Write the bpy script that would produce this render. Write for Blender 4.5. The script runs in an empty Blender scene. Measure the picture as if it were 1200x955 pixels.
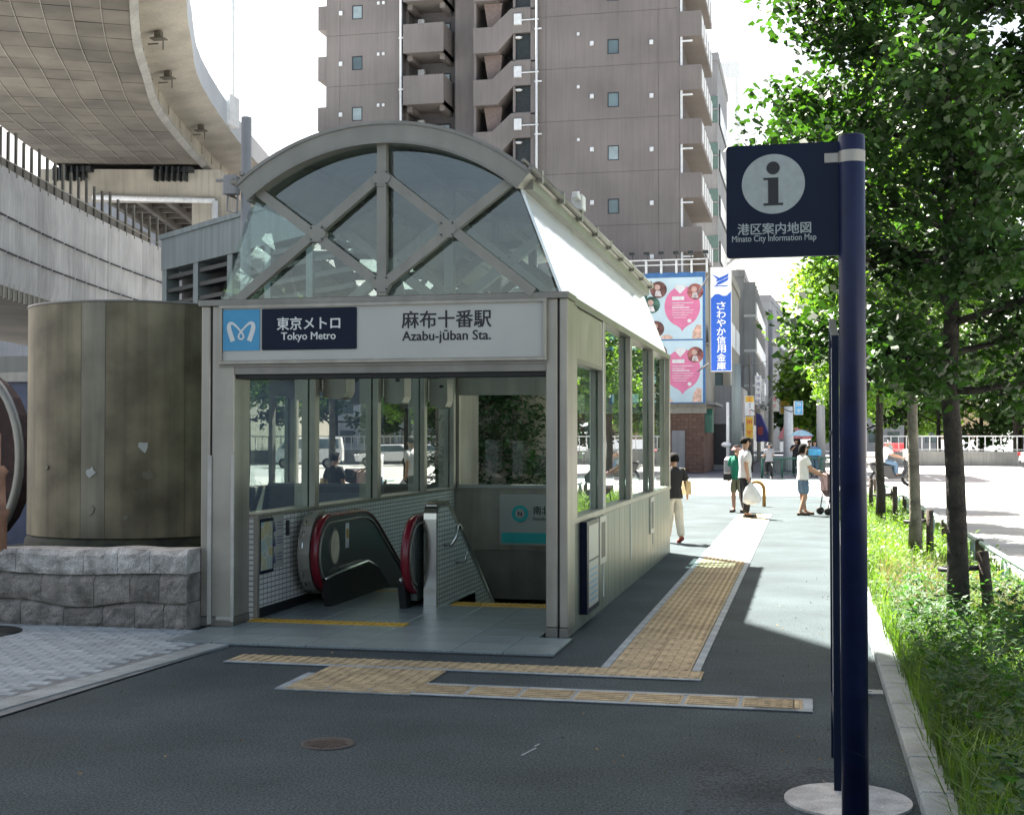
import bpy, bmesh, math, random
from mathutils import Vector, Matrix
random.seed(7)
R = math.radians
scene = bpy.context.scene
C = scene.collection

# ---------------------------------------------------------------- camera
cd = bpy.data.cameras.new('camera')
cam = bpy.data.objects.new('camera', cd); C.objects.link(cam)
cd.sensor_width = 36; cd.sensor_fit = 'HORIZONTAL'; cd.lens = 46.5
cd.clip_start = 0.05; cd.clip_end = 5000
cam.location = (0, 0, 1.7)
cam.rotation_euler = (R(90) + math.atan(36.5 / 1550), 0, R(12.55))
scene.camera = cam
# ---------------------------------------------------------------- world and sun
SUN_EL = R(56.3); SUN_DIR = Vector((-.42, .52, 1.0)).normalized()
w = bpy.data.worlds.new('World'); scene.world = w; w.use_nodes = True
nt = w.node_tree
sky = nt.nodes.new('ShaderNodeTexSky'); sky.sky_type = 'NISHITA'; sky.sun_disc = False
sky.sun_elevation = SUN_EL; sky.sun_rotation = math.atan2(-.42, .52)
sky.air_density = 1.0; sky.dust_density = 4.0; sky.ozone_density = 1.0
bgn = nt.nodes['Background']; bgn.inputs[1].default_value = 0.05
tint = nt.nodes.new('ShaderNodeMix'); tint.data_type = 'RGBA'; tint.blend_type = 'MULTIPLY'; tint.inputs[0].default_value = 1
tint.inputs[7].default_value = (1.09, 1.0, .88, 1)      # summer haze takes the deep blue out of the sky
nt.links.new(sky.outputs[0], tint.inputs[6]); nt.links.new(tint.outputs[2], bgn.inputs[0])
sd = bpy.data.lights.new('sun', 'SUN'); sd.energy = 5.0; sd.angle = R(0.53); sd.color = (1, .95, .87)
sun = bpy.data.objects.new('sun', sd); C.objects.link(sun)
sun.rotation_euler = SUN_DIR.to_track_quat('Z', 'Y').to_euler()
sun.location = (-20, 25, 60)
scene.view_settings.view_transform = 'Standard'; scene.view_settings.look = 'None'
scene.view_settings.exposure = 2.88; scene.view_settings.gamma = 1
scene.cycles.max_bounces = 8; scene.cycles.transparent_max_bounces = 16
scene.cycles.glossy_bounces = 4; scene.cycles.transmission_bounces = 4
scene.cycles.use_denoising = True
scene.cycles.sample_clamp_indirect = 8

# ---------------------------------------------------------------- materials
MATS = {}
def mat(name, col, rough=.6, metal=0., var=.12, scale=6., bump=0., col2=None, vary=0., spec=.5, detail=6., streak=0., transl=None, speck=0., coord='Object', spsc=160, coat=0, ior=None, patchy=0):
    if name in MATS: return MATS[name]
    m = bpy.data.materials.new(name); m.use_nodes = True
    n = m.node_tree.nodes; l = m.node_tree.links
    b = n['Principled BSDF']
    b.inputs['Roughness'].default_value = rough; b.inputs['Metallic'].default_value = metal
    b.inputs['Specular IOR Level'].default_value = spec
    if coat: b.inputs['Coat Weight'].default_value = coat; b.inputs['Coat IOR'].default_value = ior; b.inputs['Coat Roughness'].default_value = .05
    tc = n.new('ShaderNodeTexCoord')
    src = tc.outputs[coord]
    nz = n.new('ShaderNodeTexNoise'); nz.inputs['Scale'].default_value = scale; nz.inputs['Detail'].default_value = detail
    l.new(src, nz.inputs['Vector'])
    mx = n.new('ShaderNodeMix'); mx.data_type = 'RGBA'
    c1 = [max(0, c * (1 - var * 1.6)) for c in col]
    c2 = [min(1, c * (1 + var * 1.6)) for c in (col2 or col)]
    mx.inputs[6].default_value = (*c1, 1); mx.inputs[7].default_value = (*c2, 1)
    rp = n.new('ShaderNodeMapRange'); rp.inputs[1].default_value = .3; rp.inputs[2].default_value = .7
    l.new(nz.outputs[0], rp.inputs[0]); l.new(rp.outputs[0], mx.inputs[0])
    out = mx.outputs[2]
    if streak:
        mp = n.new('ShaderNodeMapping'); mp.inputs['Scale'].default_value = (3, 3, .15)
        l.new(src, mp.inputs[0])
        n2 = n.new('ShaderNodeTexNoise'); n2.inputs['Scale'].default_value = 2.5; n2.inputs['Detail'].default_value = 8
        l.new(mp.outputs[0], n2.inputs['Vector'])
        r2 = n.new('ShaderNodeMapRange'); r2.inputs[1].default_value = .42; r2.inputs[2].default_value = .72
        r2.inputs[3].default_value = 1; r2.inputs[4].default_value = 1 - streak
        l.new(n2.outputs[0], r2.inputs[0])
        m2 = n.new('ShaderNodeMix'); m2.data_type = 'RGBA'; m2.blend_type = 'MULTIPLY'; m2.inputs[0].default_value = 1
        l.new(out, m2.inputs[6]); l.new(r2.outputs[0], m2.inputs[7]); out = m2.outputs[2]
    if speck:
        n3 = n.new('ShaderNodeTexNoise'); n3.inputs['Scale'].default_value = spsc; n3.inputs['Detail'].default_value = 3
        l.new(src, n3.inputs['Vector'])
        r3 = n.new('ShaderNodeMapRange'); r3.inputs[1].default_value = .35; r3.inputs[2].default_value = .7
        r3.inputs[3].default_value = 1 - speck; r3.inputs[4].default_value = 1 + speck * 1.6
        l.new(n3.outputs[0], r3.inputs[0])
        m3 = n.new('ShaderNodeMix'); m3.data_type = 'RGBA'; m3.blend_type = 'MULTIPLY'; m3.inputs[0].default_value = 1
        l.new(out, m3.inputs[6]); l.new(r3.outputs[0], m3.inputs[7]); out = m3.outputs[2]
    if patchy:
        n7 = n.new('ShaderNodeTexNoise'); n7.inputs['Scale'].default_value = .45; n7.inputs['Detail'].default_value = 10; n7.inputs['Roughness'].default_value = .65
        l.new(src, n7.inputs['Vector'])
        n8 = n.new('ShaderNodeTexNoise'); n8.inputs['Scale'].default_value = 14; n8.inputs['Detail'].default_value = 4; l.new(src, n8.inputs['Vector'])
        a7 = n.new('ShaderNodeMath'); a7.operation = 'MULTIPLY_ADD'; l.new(n8.outputs[0], a7.inputs[0]); a7.inputs[1].default_value = .35; l.new(n7.outputs[0], a7.inputs[2])
        r7 = n.new('ShaderNodeMapRange'); r7.inputs[1].default_value = .45; r7.inputs[2].default_value = .9; r7.inputs[3].default_value = 1 - patchy; r7.inputs[4].default_value = 1 + patchy * 1.2
        l.new(a7.outputs[0], r7.inputs[0])
        v7 = n.new('ShaderNodeTexVoronoi'); v7.inputs['Scale'].default_value = 2.2; v7.inputs['Randomness'].default_value = 1; l.new(src, v7.inputs['Vector'])
        r8 = n.new('ShaderNodeMapRange'); r8.inputs[1].default_value = .012; r8.inputs[2].default_value = .022; r8.inputs[3].default_value = .55; r8.inputs[4].default_value = 1
        l.new(v7.outputs['Distance'], r8.inputs[0])
        m7 = n.new('ShaderNodeMath'); m7.operation = 'MULTIPLY'; l.new(r7.outputs[0], m7.inputs[0]); l.new(r8.outputs[0], m7.inputs[1])
        m8 = n.new('ShaderNodeMix'); m8.data_type = 'RGBA'; m8.blend_type = 'MULTIPLY'; m8.inputs[0].default_value = 1
        l.new(out, m8.inputs[6]); l.new(m7.outputs[0], m8.inputs[7]); out = m8.outputs[2]
    if vary:
        oi = n.new('ShaderNodeObjectInfo'); r4 = n.new('ShaderNodeMapRange')
        r4.inputs[3].default_value = 1 - vary; r4.inputs[4].default_value = 1 + vary
        l.new(oi.outputs['Random'], r4.inputs[0])
        m4 = n.new('ShaderNodeMix'); m4.data_type = 'RGBA'; m4.blend_type = 'MULTIPLY'; m4.inputs[0].default_value = 1
        l.new(out, m4.inputs[6]); l.new(r4.outputs[0], m4.inputs[7]); out = m4.outputs[2]
    l.new(out, b.inputs['Base Color'])
    if bump:
        n5 = n.new('ShaderNodeTexNoise'); n5.inputs['Scale'].default_value = scale * 5; n5.inputs['Detail'].default_value = 8
        l.new(src, n5.inputs['Vector'])
        bp = n.new('ShaderNodeBump'); bp.inputs['Strength'].default_value = bump; bp.inputs['Distance'].default_value = .02
        l.new(n5.outputs[0], bp.inputs['Height']); l.new(bp.outputs[0], b.inputs['Normal'])
    if rough > .15 and metal > .3:
        rr = n.new('ShaderNodeMapRange'); rr.inputs[3].default_value = rough * .8; rr.inputs[4].default_value = rough * 1.25
        l.new(nz.outputs[0], rr.inputs[0]); l.new(rr.outputs[0], b.inputs['Roughness'])
    if transl:
        tr = n.new('ShaderNodeBsdfTranslucent')
        ms = n.new('ShaderNodeMixShader'); ms.inputs[0].default_value = transl[3]
        m6 = n.new('ShaderNodeMix'); m6.data_type = 'RGBA'; m6.blend_type = 'MULTIPLY'; m6.inputs[0].default_value = 1
        l.new(out, m6.inputs[6]); m6.inputs[7].default_value = (transl[0], transl[1], transl[2], 1)
        l.new(m6.outputs[2], tr.inputs[0])
        l.new(b.outputs[0], ms.inputs[1]); l.new(tr.outputs[0], ms.inputs[2])
        l.new(ms.outputs[0], n['Material Output'].inputs[0])
    MATS[name] = m
    return m
def glass(name, tint, ior=1.7, rough=.0):
    if name in MATS: return MATS[name]
    m = bpy.data.materials.new(name); m.use_nodes = True
    n = m.node_tree.nodes; l = m.node_tree.links
    n.remove(n['Principled BSDF'])
    t = n.new('ShaderNodeBsdfTransparent'); t.inputs[0].default_value = (*tint, 1)
    g = n.new('ShaderNodeBsdfGlossy'); g.inputs['Roughness'].default_value = rough; g.inputs[0].default_value = (.95, .97, .97, 1)
    f = n.new('ShaderNodeFresnel'); f.inputs[0].default_value = ior
    ge = n.new('ShaderNodeNewGeometry')
    # a pane seen from its back face must reflect like its front: keep the ior the same either way
    mr = n.new('ShaderNodeMix'); mr.data_type = 'FLOAT'
    mr.inputs[2].default_value = ior; mr.inputs[3].default_value = 1 / ior
    l.new(ge.outputs['Backfacing'], mr.inputs[0]); l.new(mr.outputs[0], f.inputs[0])
    ms = n.new('ShaderNodeMixShader')
    l.new(f.outputs[0], ms.inputs[0]); l.new(t.outputs[0], ms.inputs[1]); l.new(g.outputs[0], ms.inputs[2])
    l.new(ms.outputs[0], n['Material Output'].inputs[0])
    MATS[name] = m
    return m

M = dict(
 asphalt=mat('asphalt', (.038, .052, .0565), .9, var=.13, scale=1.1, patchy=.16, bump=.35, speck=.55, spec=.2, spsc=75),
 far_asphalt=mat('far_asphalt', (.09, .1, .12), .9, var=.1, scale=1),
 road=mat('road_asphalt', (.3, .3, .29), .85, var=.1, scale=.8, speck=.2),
 tac=mat('tactile_yellow', (.34, .27, .16), .8, var=.2, scale=9, vary=.14, speck=.3),
 tacgrey=mat('tactile_border', (.24, .28, .3), .8, var=.15, scale=9, vary=.1, speck=.25),
 tacin=mat('tactile_indoor_yellow', (.5, .3, .03), .6, var=.12, scale=9, vary=.08),
 granite=mat('granite_kerb', (.23, .26, .26), .8, var=.14, scale=5, bump=.2, vary=.1, speck=.3),
 floor=mat('floor_granite', (.19, .23, .235), .33, var=.12, scale=3, vary=.06, speck=.22),
 brick=mat('grey_paver', (.28, .32, .34), .85, var=.15, scale=8, bump=.3, vary=.16, speck=.2),
 bedm=mat('paver_joint', (.14, .155, .16), .9, var=.2),
 joint=mat('joint_dark', (.04, .045, .045), .9, var=.2),
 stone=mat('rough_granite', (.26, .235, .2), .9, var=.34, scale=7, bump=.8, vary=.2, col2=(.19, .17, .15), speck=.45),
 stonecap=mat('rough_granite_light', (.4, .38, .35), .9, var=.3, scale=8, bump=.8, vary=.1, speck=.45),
 drum=mat('weathered_steel', (.17, .142, .085), .5, .4, var=.3, scale=1.6, streak=.4, col2=(.2, .17, .11)),
 drumside=mat('bare_steel_band', (.2, .185, .14), .38, .6, var=.2, scale=1.5, streak=.35),
 steel=mat('satin_stainless', (.34, .32, .275), .4, .5, var=.09, scale=2.5, streak=.22),
 steeldk=mat('satin_stainless_dark', (.22, .21, .185), .4, .5, var=.1, scale=2.5, streak=.15),
 panel=mat('brushed_panel', (.2, .22, .19), .4, .4, var=.1, scale=1.5, streak=.25),
 chrome=mat('polished_steel', (.55, .55, .53), .14, 1., var=.05, scale=3),
 arch=mat('arch_paint', (.235, .23, .2), .45, .2, var=.08, scale=2, streak=.12),
 black=mat('black_rubber', (.012, .012, .012), .6, var=.1),
 dark=mat('dark_metal', (.03, .035, .035), .45, .3, var=.15),
 red=mat('handrail_red', (.17, .006, .016), .25, 0, var=.08, spec=.6),
 signw=mat('sign_white', (.42, .42, .39), .4, .1, var=.03, scale=2),
 signblue=mat('sign_sky_blue', (.04, .27, .48), .35, 0, var=.04),
 navy=mat('sign_navy', (.006, .011, .028), .35, 0, var=.05, spec=.15),
 navypole=mat('navy_paint', (.006, .011, .045), .38, 0, var=.2, scale=9, spec=.3),
 ink=mat('black_print', (.012, .012, .014), .5, 0, var=.02),
 white=mat('white_print', (.62, .64, .62), .5, 0, var=.03),
 whitepaint=mat('white_paint', (.75, .76, .75), .5, 0, var=.06, streak=.1),
 infogrey=mat('reflective_grey', (.3, .34, .33), .5, 0, var=.05, scale=30),
 tower=mat('tower_tile', (.2, .175, .16), .7, 0, var=.1, scale=.35, streak=.13, speck=.05),
 towerdk=mat('tower_joint', (.15, .137, .137), .8, 0, var=.1),
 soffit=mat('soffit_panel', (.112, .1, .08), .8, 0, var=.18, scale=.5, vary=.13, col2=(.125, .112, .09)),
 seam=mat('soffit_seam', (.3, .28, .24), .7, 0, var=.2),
 seamdk=mat('soffit_gap', (.05, .045, .04), .7, 0, var=.2),
 cream=mat('cream_paint', (.38, .35, .29), .6, 0, var=.12, scale=.6, streak=.2),
 concrete=mat('concrete', (.33, .325, .3), .85, 0, var=.12, scale=.8, bump=.2, streak=.22),
 tarp=mat('grey_sheeting', (.34, .33, .32), .7, 0, var=.14, scale=.7, vary=.09, streak=.2),
 louvre=mat('louvre_teal', (.2, .235, .23), .6, 0, var=.08, scale=.8, streak=.3),
 trunk=mat('bark', (.036, .031, .025), .95, 0, var=.35, scale=12, bump=1, coord='Object'),
 barkpale=mat('bark_pale', (.15, .135, .11), .95, 0, var=.4, scale=5, bump=1),
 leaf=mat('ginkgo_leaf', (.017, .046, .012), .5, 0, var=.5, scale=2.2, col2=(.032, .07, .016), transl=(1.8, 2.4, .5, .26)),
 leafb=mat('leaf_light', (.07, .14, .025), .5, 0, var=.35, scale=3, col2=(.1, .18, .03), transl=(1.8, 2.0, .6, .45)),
 leafdk=mat('hedge_leaf', (.025, .065, .02), .55, 0, var=.35, scale=3, transl=(1.5, 2, .6, .25)),
 grass=mat('grass_blade', (.05, .12, .02), .55, 0, var=.4, scale=2.2, col2=(.105, .17, .03), transl=(1.7, 2.0, .6, .4)),
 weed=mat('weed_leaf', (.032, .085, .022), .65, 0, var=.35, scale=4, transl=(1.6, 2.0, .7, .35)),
 drygrass=mat('dry_grass', (.22, .16, .09), .8, 0, var=.3, scale=3, transl=(1.3, 1.2, .9, .3)),
 soil=mat('soil', (.055, .05, .032), .95, 0, var=.3, scale=6, bump=.6),
 stake=mat('weathered_timber', (.07, .055, .042), .95, 0, var=.3, scale=10, bump=.7),
 green=mat('green_paint', (.045, .16, .11), .5, 0, var=.12),
 palegreen=mat('pale_green_paint', (.28, .4, .36), .45, 0, var=.12),
 orange=mat('orange_paint', (.5, .24, .05), .5, 0, var=.08),
 skin=mat('skin', (.42, .24, .16), .55, 0, var=.05),
 hair=mat('black_hair', (.01, .009, .008), .85, 0, var=.2, scale=40, spec=.15),
 beige=mat('beige_wall', (.32, .3, .25), .8, 0, var=.08, scale=.5, streak=.2),
 grey=mat('grey_wall', (.3, .3, .3), .8, 0, var=.08, scale=.5, streak=.2),
 palewall=mat('pale_wall', (.45, .48, .5), .8, 0, var=.05, scale=.3),
 winpane=mat('window_glass_dark', (.1, .14, .14), .08, 0, var=.3, scale=.4, spec=1.),
 winlight=mat('curtained_window', (.3, .36, .36), .15, 0, var=.1, scale=2, spec=.8),
 winframe=mat('window_frame', (.04, .042, .045), .5, .2, var=.05),
 brown=mat('brown_brick', (.17, .1, .075), .85, 0, var=.2, scale=3, vary=.15),
 milk=mat('frosted_glass', (.88, .95, .96), .3, 0, var=.01, scale=1, coat=1., ior=2.6, spec=1., transl=(1, 1, 1, .15)),
 acrylic=mat('acrylic_screen', (.5, .52, .5), .3, 0, var=.05, transl=(1, 1, 1, .5)),
 gl=glass('clear_glass', (.80, .92, .89), 2.1),
 glside=glass('side_glass', (.66, .84, .8), 3.1),
 gltop=glass('gable_glass', (.76, .9, .88), 2.1),
)

# ---------------------------------------------------------------- object helpers
class MB:
    def __init__(s): s.v = []; s.f = []; s.m = []; s.sm = []
    def add(s, vs, fs, mi=0, smooth=False):
        o = len(s.v); s.v.extend([tuple(p) for p in vs])
        for f in fs: s.f.append(tuple(o + i for i in f)); s.m.append(mi); s.sm.append(smooth)
        return s
    def box(s, x0, y0, z0, x1, y1, z1, mi=0):
        vs = [(x0, y0, z0), (x1, y0, z0), (x1, y1, z0), (x0, y1, z0), (x0, y0, z1), (x1, y0, z1), (x1, y1, z1), (x0, y1, z1)]
        return s.add(vs, [(0, 3, 2, 1), (4, 5, 6, 7), (0, 1, 5, 4), (1, 2, 6, 5), (2, 3, 7, 6), (3, 0, 4, 7)], mi)
    def bbox(s, x0, y0, z0, x1, y1, z1, b=.01, mi=0):
        # box with chamfered vertical and top edges
        b = min(b, (x1 - x0) * .45, (y1 - y0) * .45, (z1 - z0) * .45)
        def ring(i, z): return [(x0 + i, y0 + b, z), (x0 + b, y0 + i, z), (x1 - b, y0 + i, z), (x1 - i, y0 + b, z), (x1 - i, y1 - b, z), (x1 - b, y1 - i, z), (x0 + b, y1 - i, z), (x0 + i, y1 - b, z)]
        def inner(z): return [(x0 + b, y0 + b, z), (x0 + b, y0 + b, z), (x1 - b, y0 + b, z), (x1 - b, y0 + b, z), (x1 - b, y1 - b, z), (x1 - b, y1 - b, z), (x0 + b, y1 - b, z), (x0 + b, y1 - b, z)]
        vs = ring(0, z0) + ring(0, z1 - b) + [(x0 + b, y0 + b, z1), (x1 - b, y0 + b, z1), (x1 - b, y1 - b, z1), (x0 + b, y1 - b, z1)]
        fs = [tuple(reversed(range(8)))] + [(i, (i + 1) % 8, 8 + (i + 1) % 8, 8 + i) for i in range(8)]
        fs += [(16, 17, 18, 19), (8, 9, 16), (9, 10, 17, 16), (10, 11, 17), (11, 12, 18, 17), (12, 13, 18), (13, 14, 19, 18), (14, 15, 19), (15, 8, 16, 19)]
        return s.add(vs, fs, mi)
    def prism(s, poly, axis, a, b, mi=0):
        # poly in 2D extruded along axis ('x': (y,z), 'y': (x,z), 'z': (x,y))
        def P(p, t): return {'x': (t, p[0], p[1]), 'y': (p[0], t, p[1]), 'z': (p[0], p[1], t)}[axis]
        n = len(poly)
        ar = sum(poly[i][0] * poly[(i + 1) % n][1] - poly[(i + 1) % n][0] * poly[i][1] for i in range(n))
        if (ar < 0) != (axis == 'y'): poly = list(reversed(poly))
        vs = [P(p, a) for p in poly] + [P(p, b) for p in poly]
        return s.add(vs, [tuple(reversed(range(n))), tuple(range(n, 2 * n))] + [(i, (i + 1) % n, n + (i + 1) % n, n + i) for i in range(n)], mi)
    def tube(s, pts, r, n=8, mi=0, closed=False, cap=True, ry=None):
        pts = [Vector(p) for p in pts]
        rs = r if isinstance(r, (list, tuple)) else [r] * len(pts)
        vs = []; fs = []; k = len(pts)
        ref = None
        for i, p in enumerate(pts):
            if closed: d = pts[(i + 1) % k] - pts[i - 1]
            else: d = pts[min(i + 1, k - 1)] - pts[max(i - 1, 0)]
            if d.length < 1e-9: d = Vector((0, 0, 1))
            d.normalize()
            if ref is None:
                ref = Vector((0, 0, 1)) if abs(d.z) < .95 else Vector((1, 0, 0))
                u = d.cross(ref).normalized()
            else:
                u = (u - d * u.dot(d)).normalized()
            v = d.cross(u).normalized()
            for j in range(n):
                a = 2 * math.pi * j / n
                vs.append(p + u * math.cos(a) * rs[i] + v * math.sin(a) * (rs[i] if ry is None else ry))
        for i in range(k if closed else k - 1):
            for j in range(n):
                a = i * n + j; b = i * n + (j + 1) % n; c = ((i + 1) % k) * n + (j + 1) % n; d_ = ((i + 1) % k) * n + j
                fs.append((a, b, c, d_))
        if cap and not closed:
            fs.append(tuple(reversed(range(n)))); fs.append(tuple((k - 1) * n + j for j in range(n)))
        return s.add(vs, fs, mi, smooth=True)
    def bar(s, p, q, w_, h, mi=0, up=(0, 0, 1)):
        p = Vector(p); q = Vector(q); d = (q - p).normalized(); up = Vector(up)
        if abs(d.dot(up)) > .98: up = Vector((0, 1, 0))
        u = d.cross(up).normalized() * w_ / 2; v = u.cross(d).normalized() * h / 2
        vs = [p - u - v, p + u - v, p + u + v, p - u + v, q - u - v, q + u - v, q + u + v, q - u + v]
        return s.add(vs, [(0, 1, 2, 3), (7, 6, 5, 4), (0, 4, 5, 1), (1, 5, 6, 2), (2, 6, 7, 3), (3, 7, 4, 0)], mi)
    def lathe(s, prof, n=24, c=(0, 0), mi=0, cap=True):
        vs = []; k = len(prof)
        for r, z in prof:
            for j in range(n):
                a = 2 * math.pi * j / n; vs.append((c[0] + r * math.cos(a), c[1] + r * math.sin(a), z))
        fs = [(i * n + j, i * n + (j + 1) % n, (i + 1) * n + (j + 1) % n, (i + 1) * n + j) for i in range(k - 1) for j in range(n)]
        s.add(vs, fs, mi, smooth=True)
        if cap:
            o = len(s.v) - len(vs)
            s.f.append(tuple(o + (k - 1) * n + j for j in range(n))); s.m.append(mi); s.sm.append(False)
            s.f.append(tuple(o + j for j in reversed(range(n)))); s.m.append(mi); s.sm.append(False)
        return s
    def mesh(s, name, mats):
        me = bpy.data.meshes.new(name); me.from_pydata(s.v, [], s.f); me.update()
        if not isinstance(mats, (list, tuple)): mats = [mats]
        for x in mats: me.materials.append(x)
        me.polygons.foreach_set('material_index', s.m)
        me.polygons.foreach_set('use_smooth', s.sm)
        return me
    def build(s, name, mats, parent=None):
        return ob(name, s.mesh(name, mats), parent)
def ob(name, me, parent=None, loc=None, rz=None):
    o = bpy.data.objects.new(name, me); C.objects.link(o)
    if parent: o.parent = parent
    if loc is not None: o.location = loc
    if rz is not None: o.rotation_euler = (0, 0, rz)
    return o
def tag(o, label=None, cat=None, group=None, kind=None):
    if label: o['label'] = label
    if cat: o['category'] = cat
    if group: o['group'] = group
    if kind: o['kind'] = kind
    return o
def thing(name, label, cat, loc=(0, 0, 0), rz=0, group=None):
    o = bpy.data.objects.new(name, None); C.objects.link(o); o.location = loc; o.rotation_euler = (0, 0, rz)
    o.empty_display_size = .2
    return tag(o, label, cat, group)
KIDS = {}
def dup(root, loc, rz, label, group=None):
    def cp(o, par):
        c = o.copy(); C.objects.link(c)
        if par: c.parent = par
        for ch in list(o.children): cp(ch, c)
        return c
    c = cp(root, None); c.location = loc; c.rotation_euler = (0, 0, rz); c['label'] = label
    if group: c['group'] = group
    return c
def st(o): o['kind'] = 'structure'; return o
def text_mesh(txt, size, bold=0., extrude=.0015, align='CENTER', sx=1., spacing=1., line=1.):
    cu = bpy.data.curves.new('txt', 'FONT'); cu.body = txt; cu.size = size; cu.align_x = align
    cu.offset = bold; cu.extrude = extrude; cu.space_character = spacing; cu.space_line = line; cu.resolution_u = 3
    o = bpy.data.objects.new('txt', cu); C.objects.link(o)
    dg = bpy.context.evaluated_depsgraph_get(); dg.update()
    me = bpy.data.meshes.new_from_object(o.evaluated_get(dg))
    bpy.data.objects.remove(o); bpy.data.curves.remove(cu)
    if sx != 1:
        for v in me.vertices: v.co.x *= sx
    return me
def text(name, txt, size, m, parent, loc, face='-y', bold=0., align='CENTER', sx=1., spacing=1., line=1., extrude=.0015, rx=None):
    me = text_mesh(txt, size, bold, extrude, align, sx, spacing, line); me.materials.clear(); me.materials.append(m); me.name = name
    o = ob(name, me, parent, loc)
    o.rotation_euler = {'-y': (R(90), 0, 0), '+x': (R(90), 0, R(90)), '-x': (R(90), 0, R(-90))}[face] if rx is None else rx
    return o
F0 = 1550.
def at(px, py, D, z=None):
    "world point seen at photo pixel px,py at forward distance D (used only to read the layout off the photograph)"
    yaw = R(12.55); pt = math.atan(36.5 / 1550)
    fw = Vector((-math.sin(yaw) * math.cos(pt), math.cos(yaw) * math.cos(pt), math.sin(pt)))
    rt = Vector((math.cos(yaw), math.sin(yaw), 0)); up = rt.cross(fw)
    return Vector((0, 0, 1.7)) + D * (fw + rt * (px - 600) / F0 + up * (477.5 - py) / F0)
# ================================================================ ground, pavements, kerbs
def sheet(name, rects, z, m, kind='structure'):
    b = MB()
    for x0, y0, x1, y1 in rects: b.add([(x0, y0, z), (x1, y0, z), (x1, y1, z), (x0, y1, z)], [(0, 1, 2, 3)])
    return tag(b.build(name, m), kind=kind)
HX0, HX1, HY0, HY1 = -4.95, -2.22, 13.2, 18.6
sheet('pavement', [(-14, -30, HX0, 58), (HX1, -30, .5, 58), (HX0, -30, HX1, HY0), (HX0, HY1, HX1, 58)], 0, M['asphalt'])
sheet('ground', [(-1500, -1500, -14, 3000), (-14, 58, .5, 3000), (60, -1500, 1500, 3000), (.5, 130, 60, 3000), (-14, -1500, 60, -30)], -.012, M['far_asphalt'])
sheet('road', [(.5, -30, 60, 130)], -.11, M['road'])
sheet('crossing_street', [(-60, 40, .5, 55.6)], .004, M['road'])
mk = MB()
for k in range(7): mk.box(-6 + k * 1.0, 47.5, .006, -5.5 + k * 1.0, 51, .010)
for k in range(26): mk.box(5.6, -10 + k * 5, -.11, 5.75, -7 + k * 5, -.104)
mk.box(2.75, -25, -.11, 2.9, 120, -.104)
st(mk.build('road_marking', M['whitepaint']))
# soil strip and its kerb
sb = MB(); sb.box(.66, -5, -.1, 2.3, 39, .03); st(sb.build('planting_bed', M['soil']))
kb = thing('planting_kerb', 'pale granite kerb along the weedy planting strip on the right', 'kerb'); 
for k in range(60):
    y = -2 + k * .7
    mb = MB(); mb.bbox(.5, y + .004, -.05, .66, y + .696, .075, .012); mb.build('kerbstone', M['granite'], kb)
# road-side kerb behind the rail
rk = MB(); rk.box(2.3, -5, -.12, 2.46, 39, .02); st(rk.build('road_kerb', M['granite']))
# small drain slot in pavement
dr = MB(); dr.box(.30, 9.13, .002, .49, 9.27, .012); dr.box(.33, 9.18, .0121, .42, 9.2, .014, 1)
tag(dr.build('survey_plate', [M['granite'], M['joint']]), 'small pale plate set in the asphalt against the right kerb', 'plate')

# ---- tactile paving
def bar_tile(nb, along):
    "30 cm tile with raised bars running along x or y"
    b = MB(); b.box(0, 0, 0, .296, .296, .008)
    n = nb; s_ = .3 / n
    for i in range(n):
        a = (i + .5) * s_
        if along == 'y': b.bbox(a - .017, .012, .008, a + .017, .284, .0135, .004)
        else: b.bbox(.012, a - .017, .008, .284, a + .017, .0135, .004)
    return b.mesh('tile', M['tac'])
def dot_tile(m='tac', sz=.296):
    b = MB(); b.box(0, 0, 0, sz, sz, .008)
    for i in range(5):
        for j in range(5):
            x = (i + .5) * .0592; y = (j + .5) * .0592
            b.bbox(x - .014, y - .014, .008, x + .014, y + .014, .0135, .005)
    return b.mesh('tile', M[m])
TB_Y = bar_tile(4, 'y'); TB_X = bar_tile(5, 'x'); TD = dot_tile(); TDI = dot_tile('tacin')
BORD = MB().box(0, 0, 0, .296, .06, .009).mesh('border_strip', M['tacgrey'])
BORDY = MB().box(0, 0, 0, .06, .296, .009).mesh('border_strip', M['tacgrey'])
tp = thing('tactile_paving', 'worn yellow tactile paving leading along the pavement past the station entrance', 'tactile paving')
Z0 = .003
ub = MB(); ub.box(-3.53, 8.44, .002, .03, 8.86, .0085); ub.box(-4.33, 9.36, .002, -.77, 9.7, .0085); ub.build('border_base', M['tacgrey'], tp)
for k in range(9):        # row in front of the entrance
    ob('tile', TB_Y, tp, (-4.33 + k * .3, 9.42, Z0)); ob('border_strip', BORD, tp, (-4.33 + k * .3, 9.36, Z0))
for k in range(3):
    ob('tile', TB_Y, tp, (-1.63 + .1 + k * .3 - .1, 9.42, Z0)); ob('border_strip', BORD, tp, (-1.63 + k * .3, 9.36, Z0))
for i in range(3):        # link block
    for j in range(2): ob('tile', TB_Y, tp, (-3.47 + i * .3, 8.76 + j * .3, Z0))
    ob('border_strip', BORD, tp, (-3.47 + i * .3, 8.5, Z0)); ob('tile', TB_Y, tp, (-3.47 + i * .3, 8.46 + .06 - .06 + .1 - .1, Z0 - .001)) if False else None
for i in range(8):        # guidance strip nearest the camera
    x = -3.47 + .3 * 3 + .36 * i
    if x > -.2: break
    b_ = ob('tile', TB_X, tp, (x, 8.5, Z0)); b_.scale = (1.13, 1, 1)
    ob('border_strip', BORD, tp, (x, 8.44, Z0)).scale = (1.2, 1, 1); ob('border_strip', BORD, tp, (x, 8.80, Z0)).scale = (1.2, 1, 1)
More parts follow.
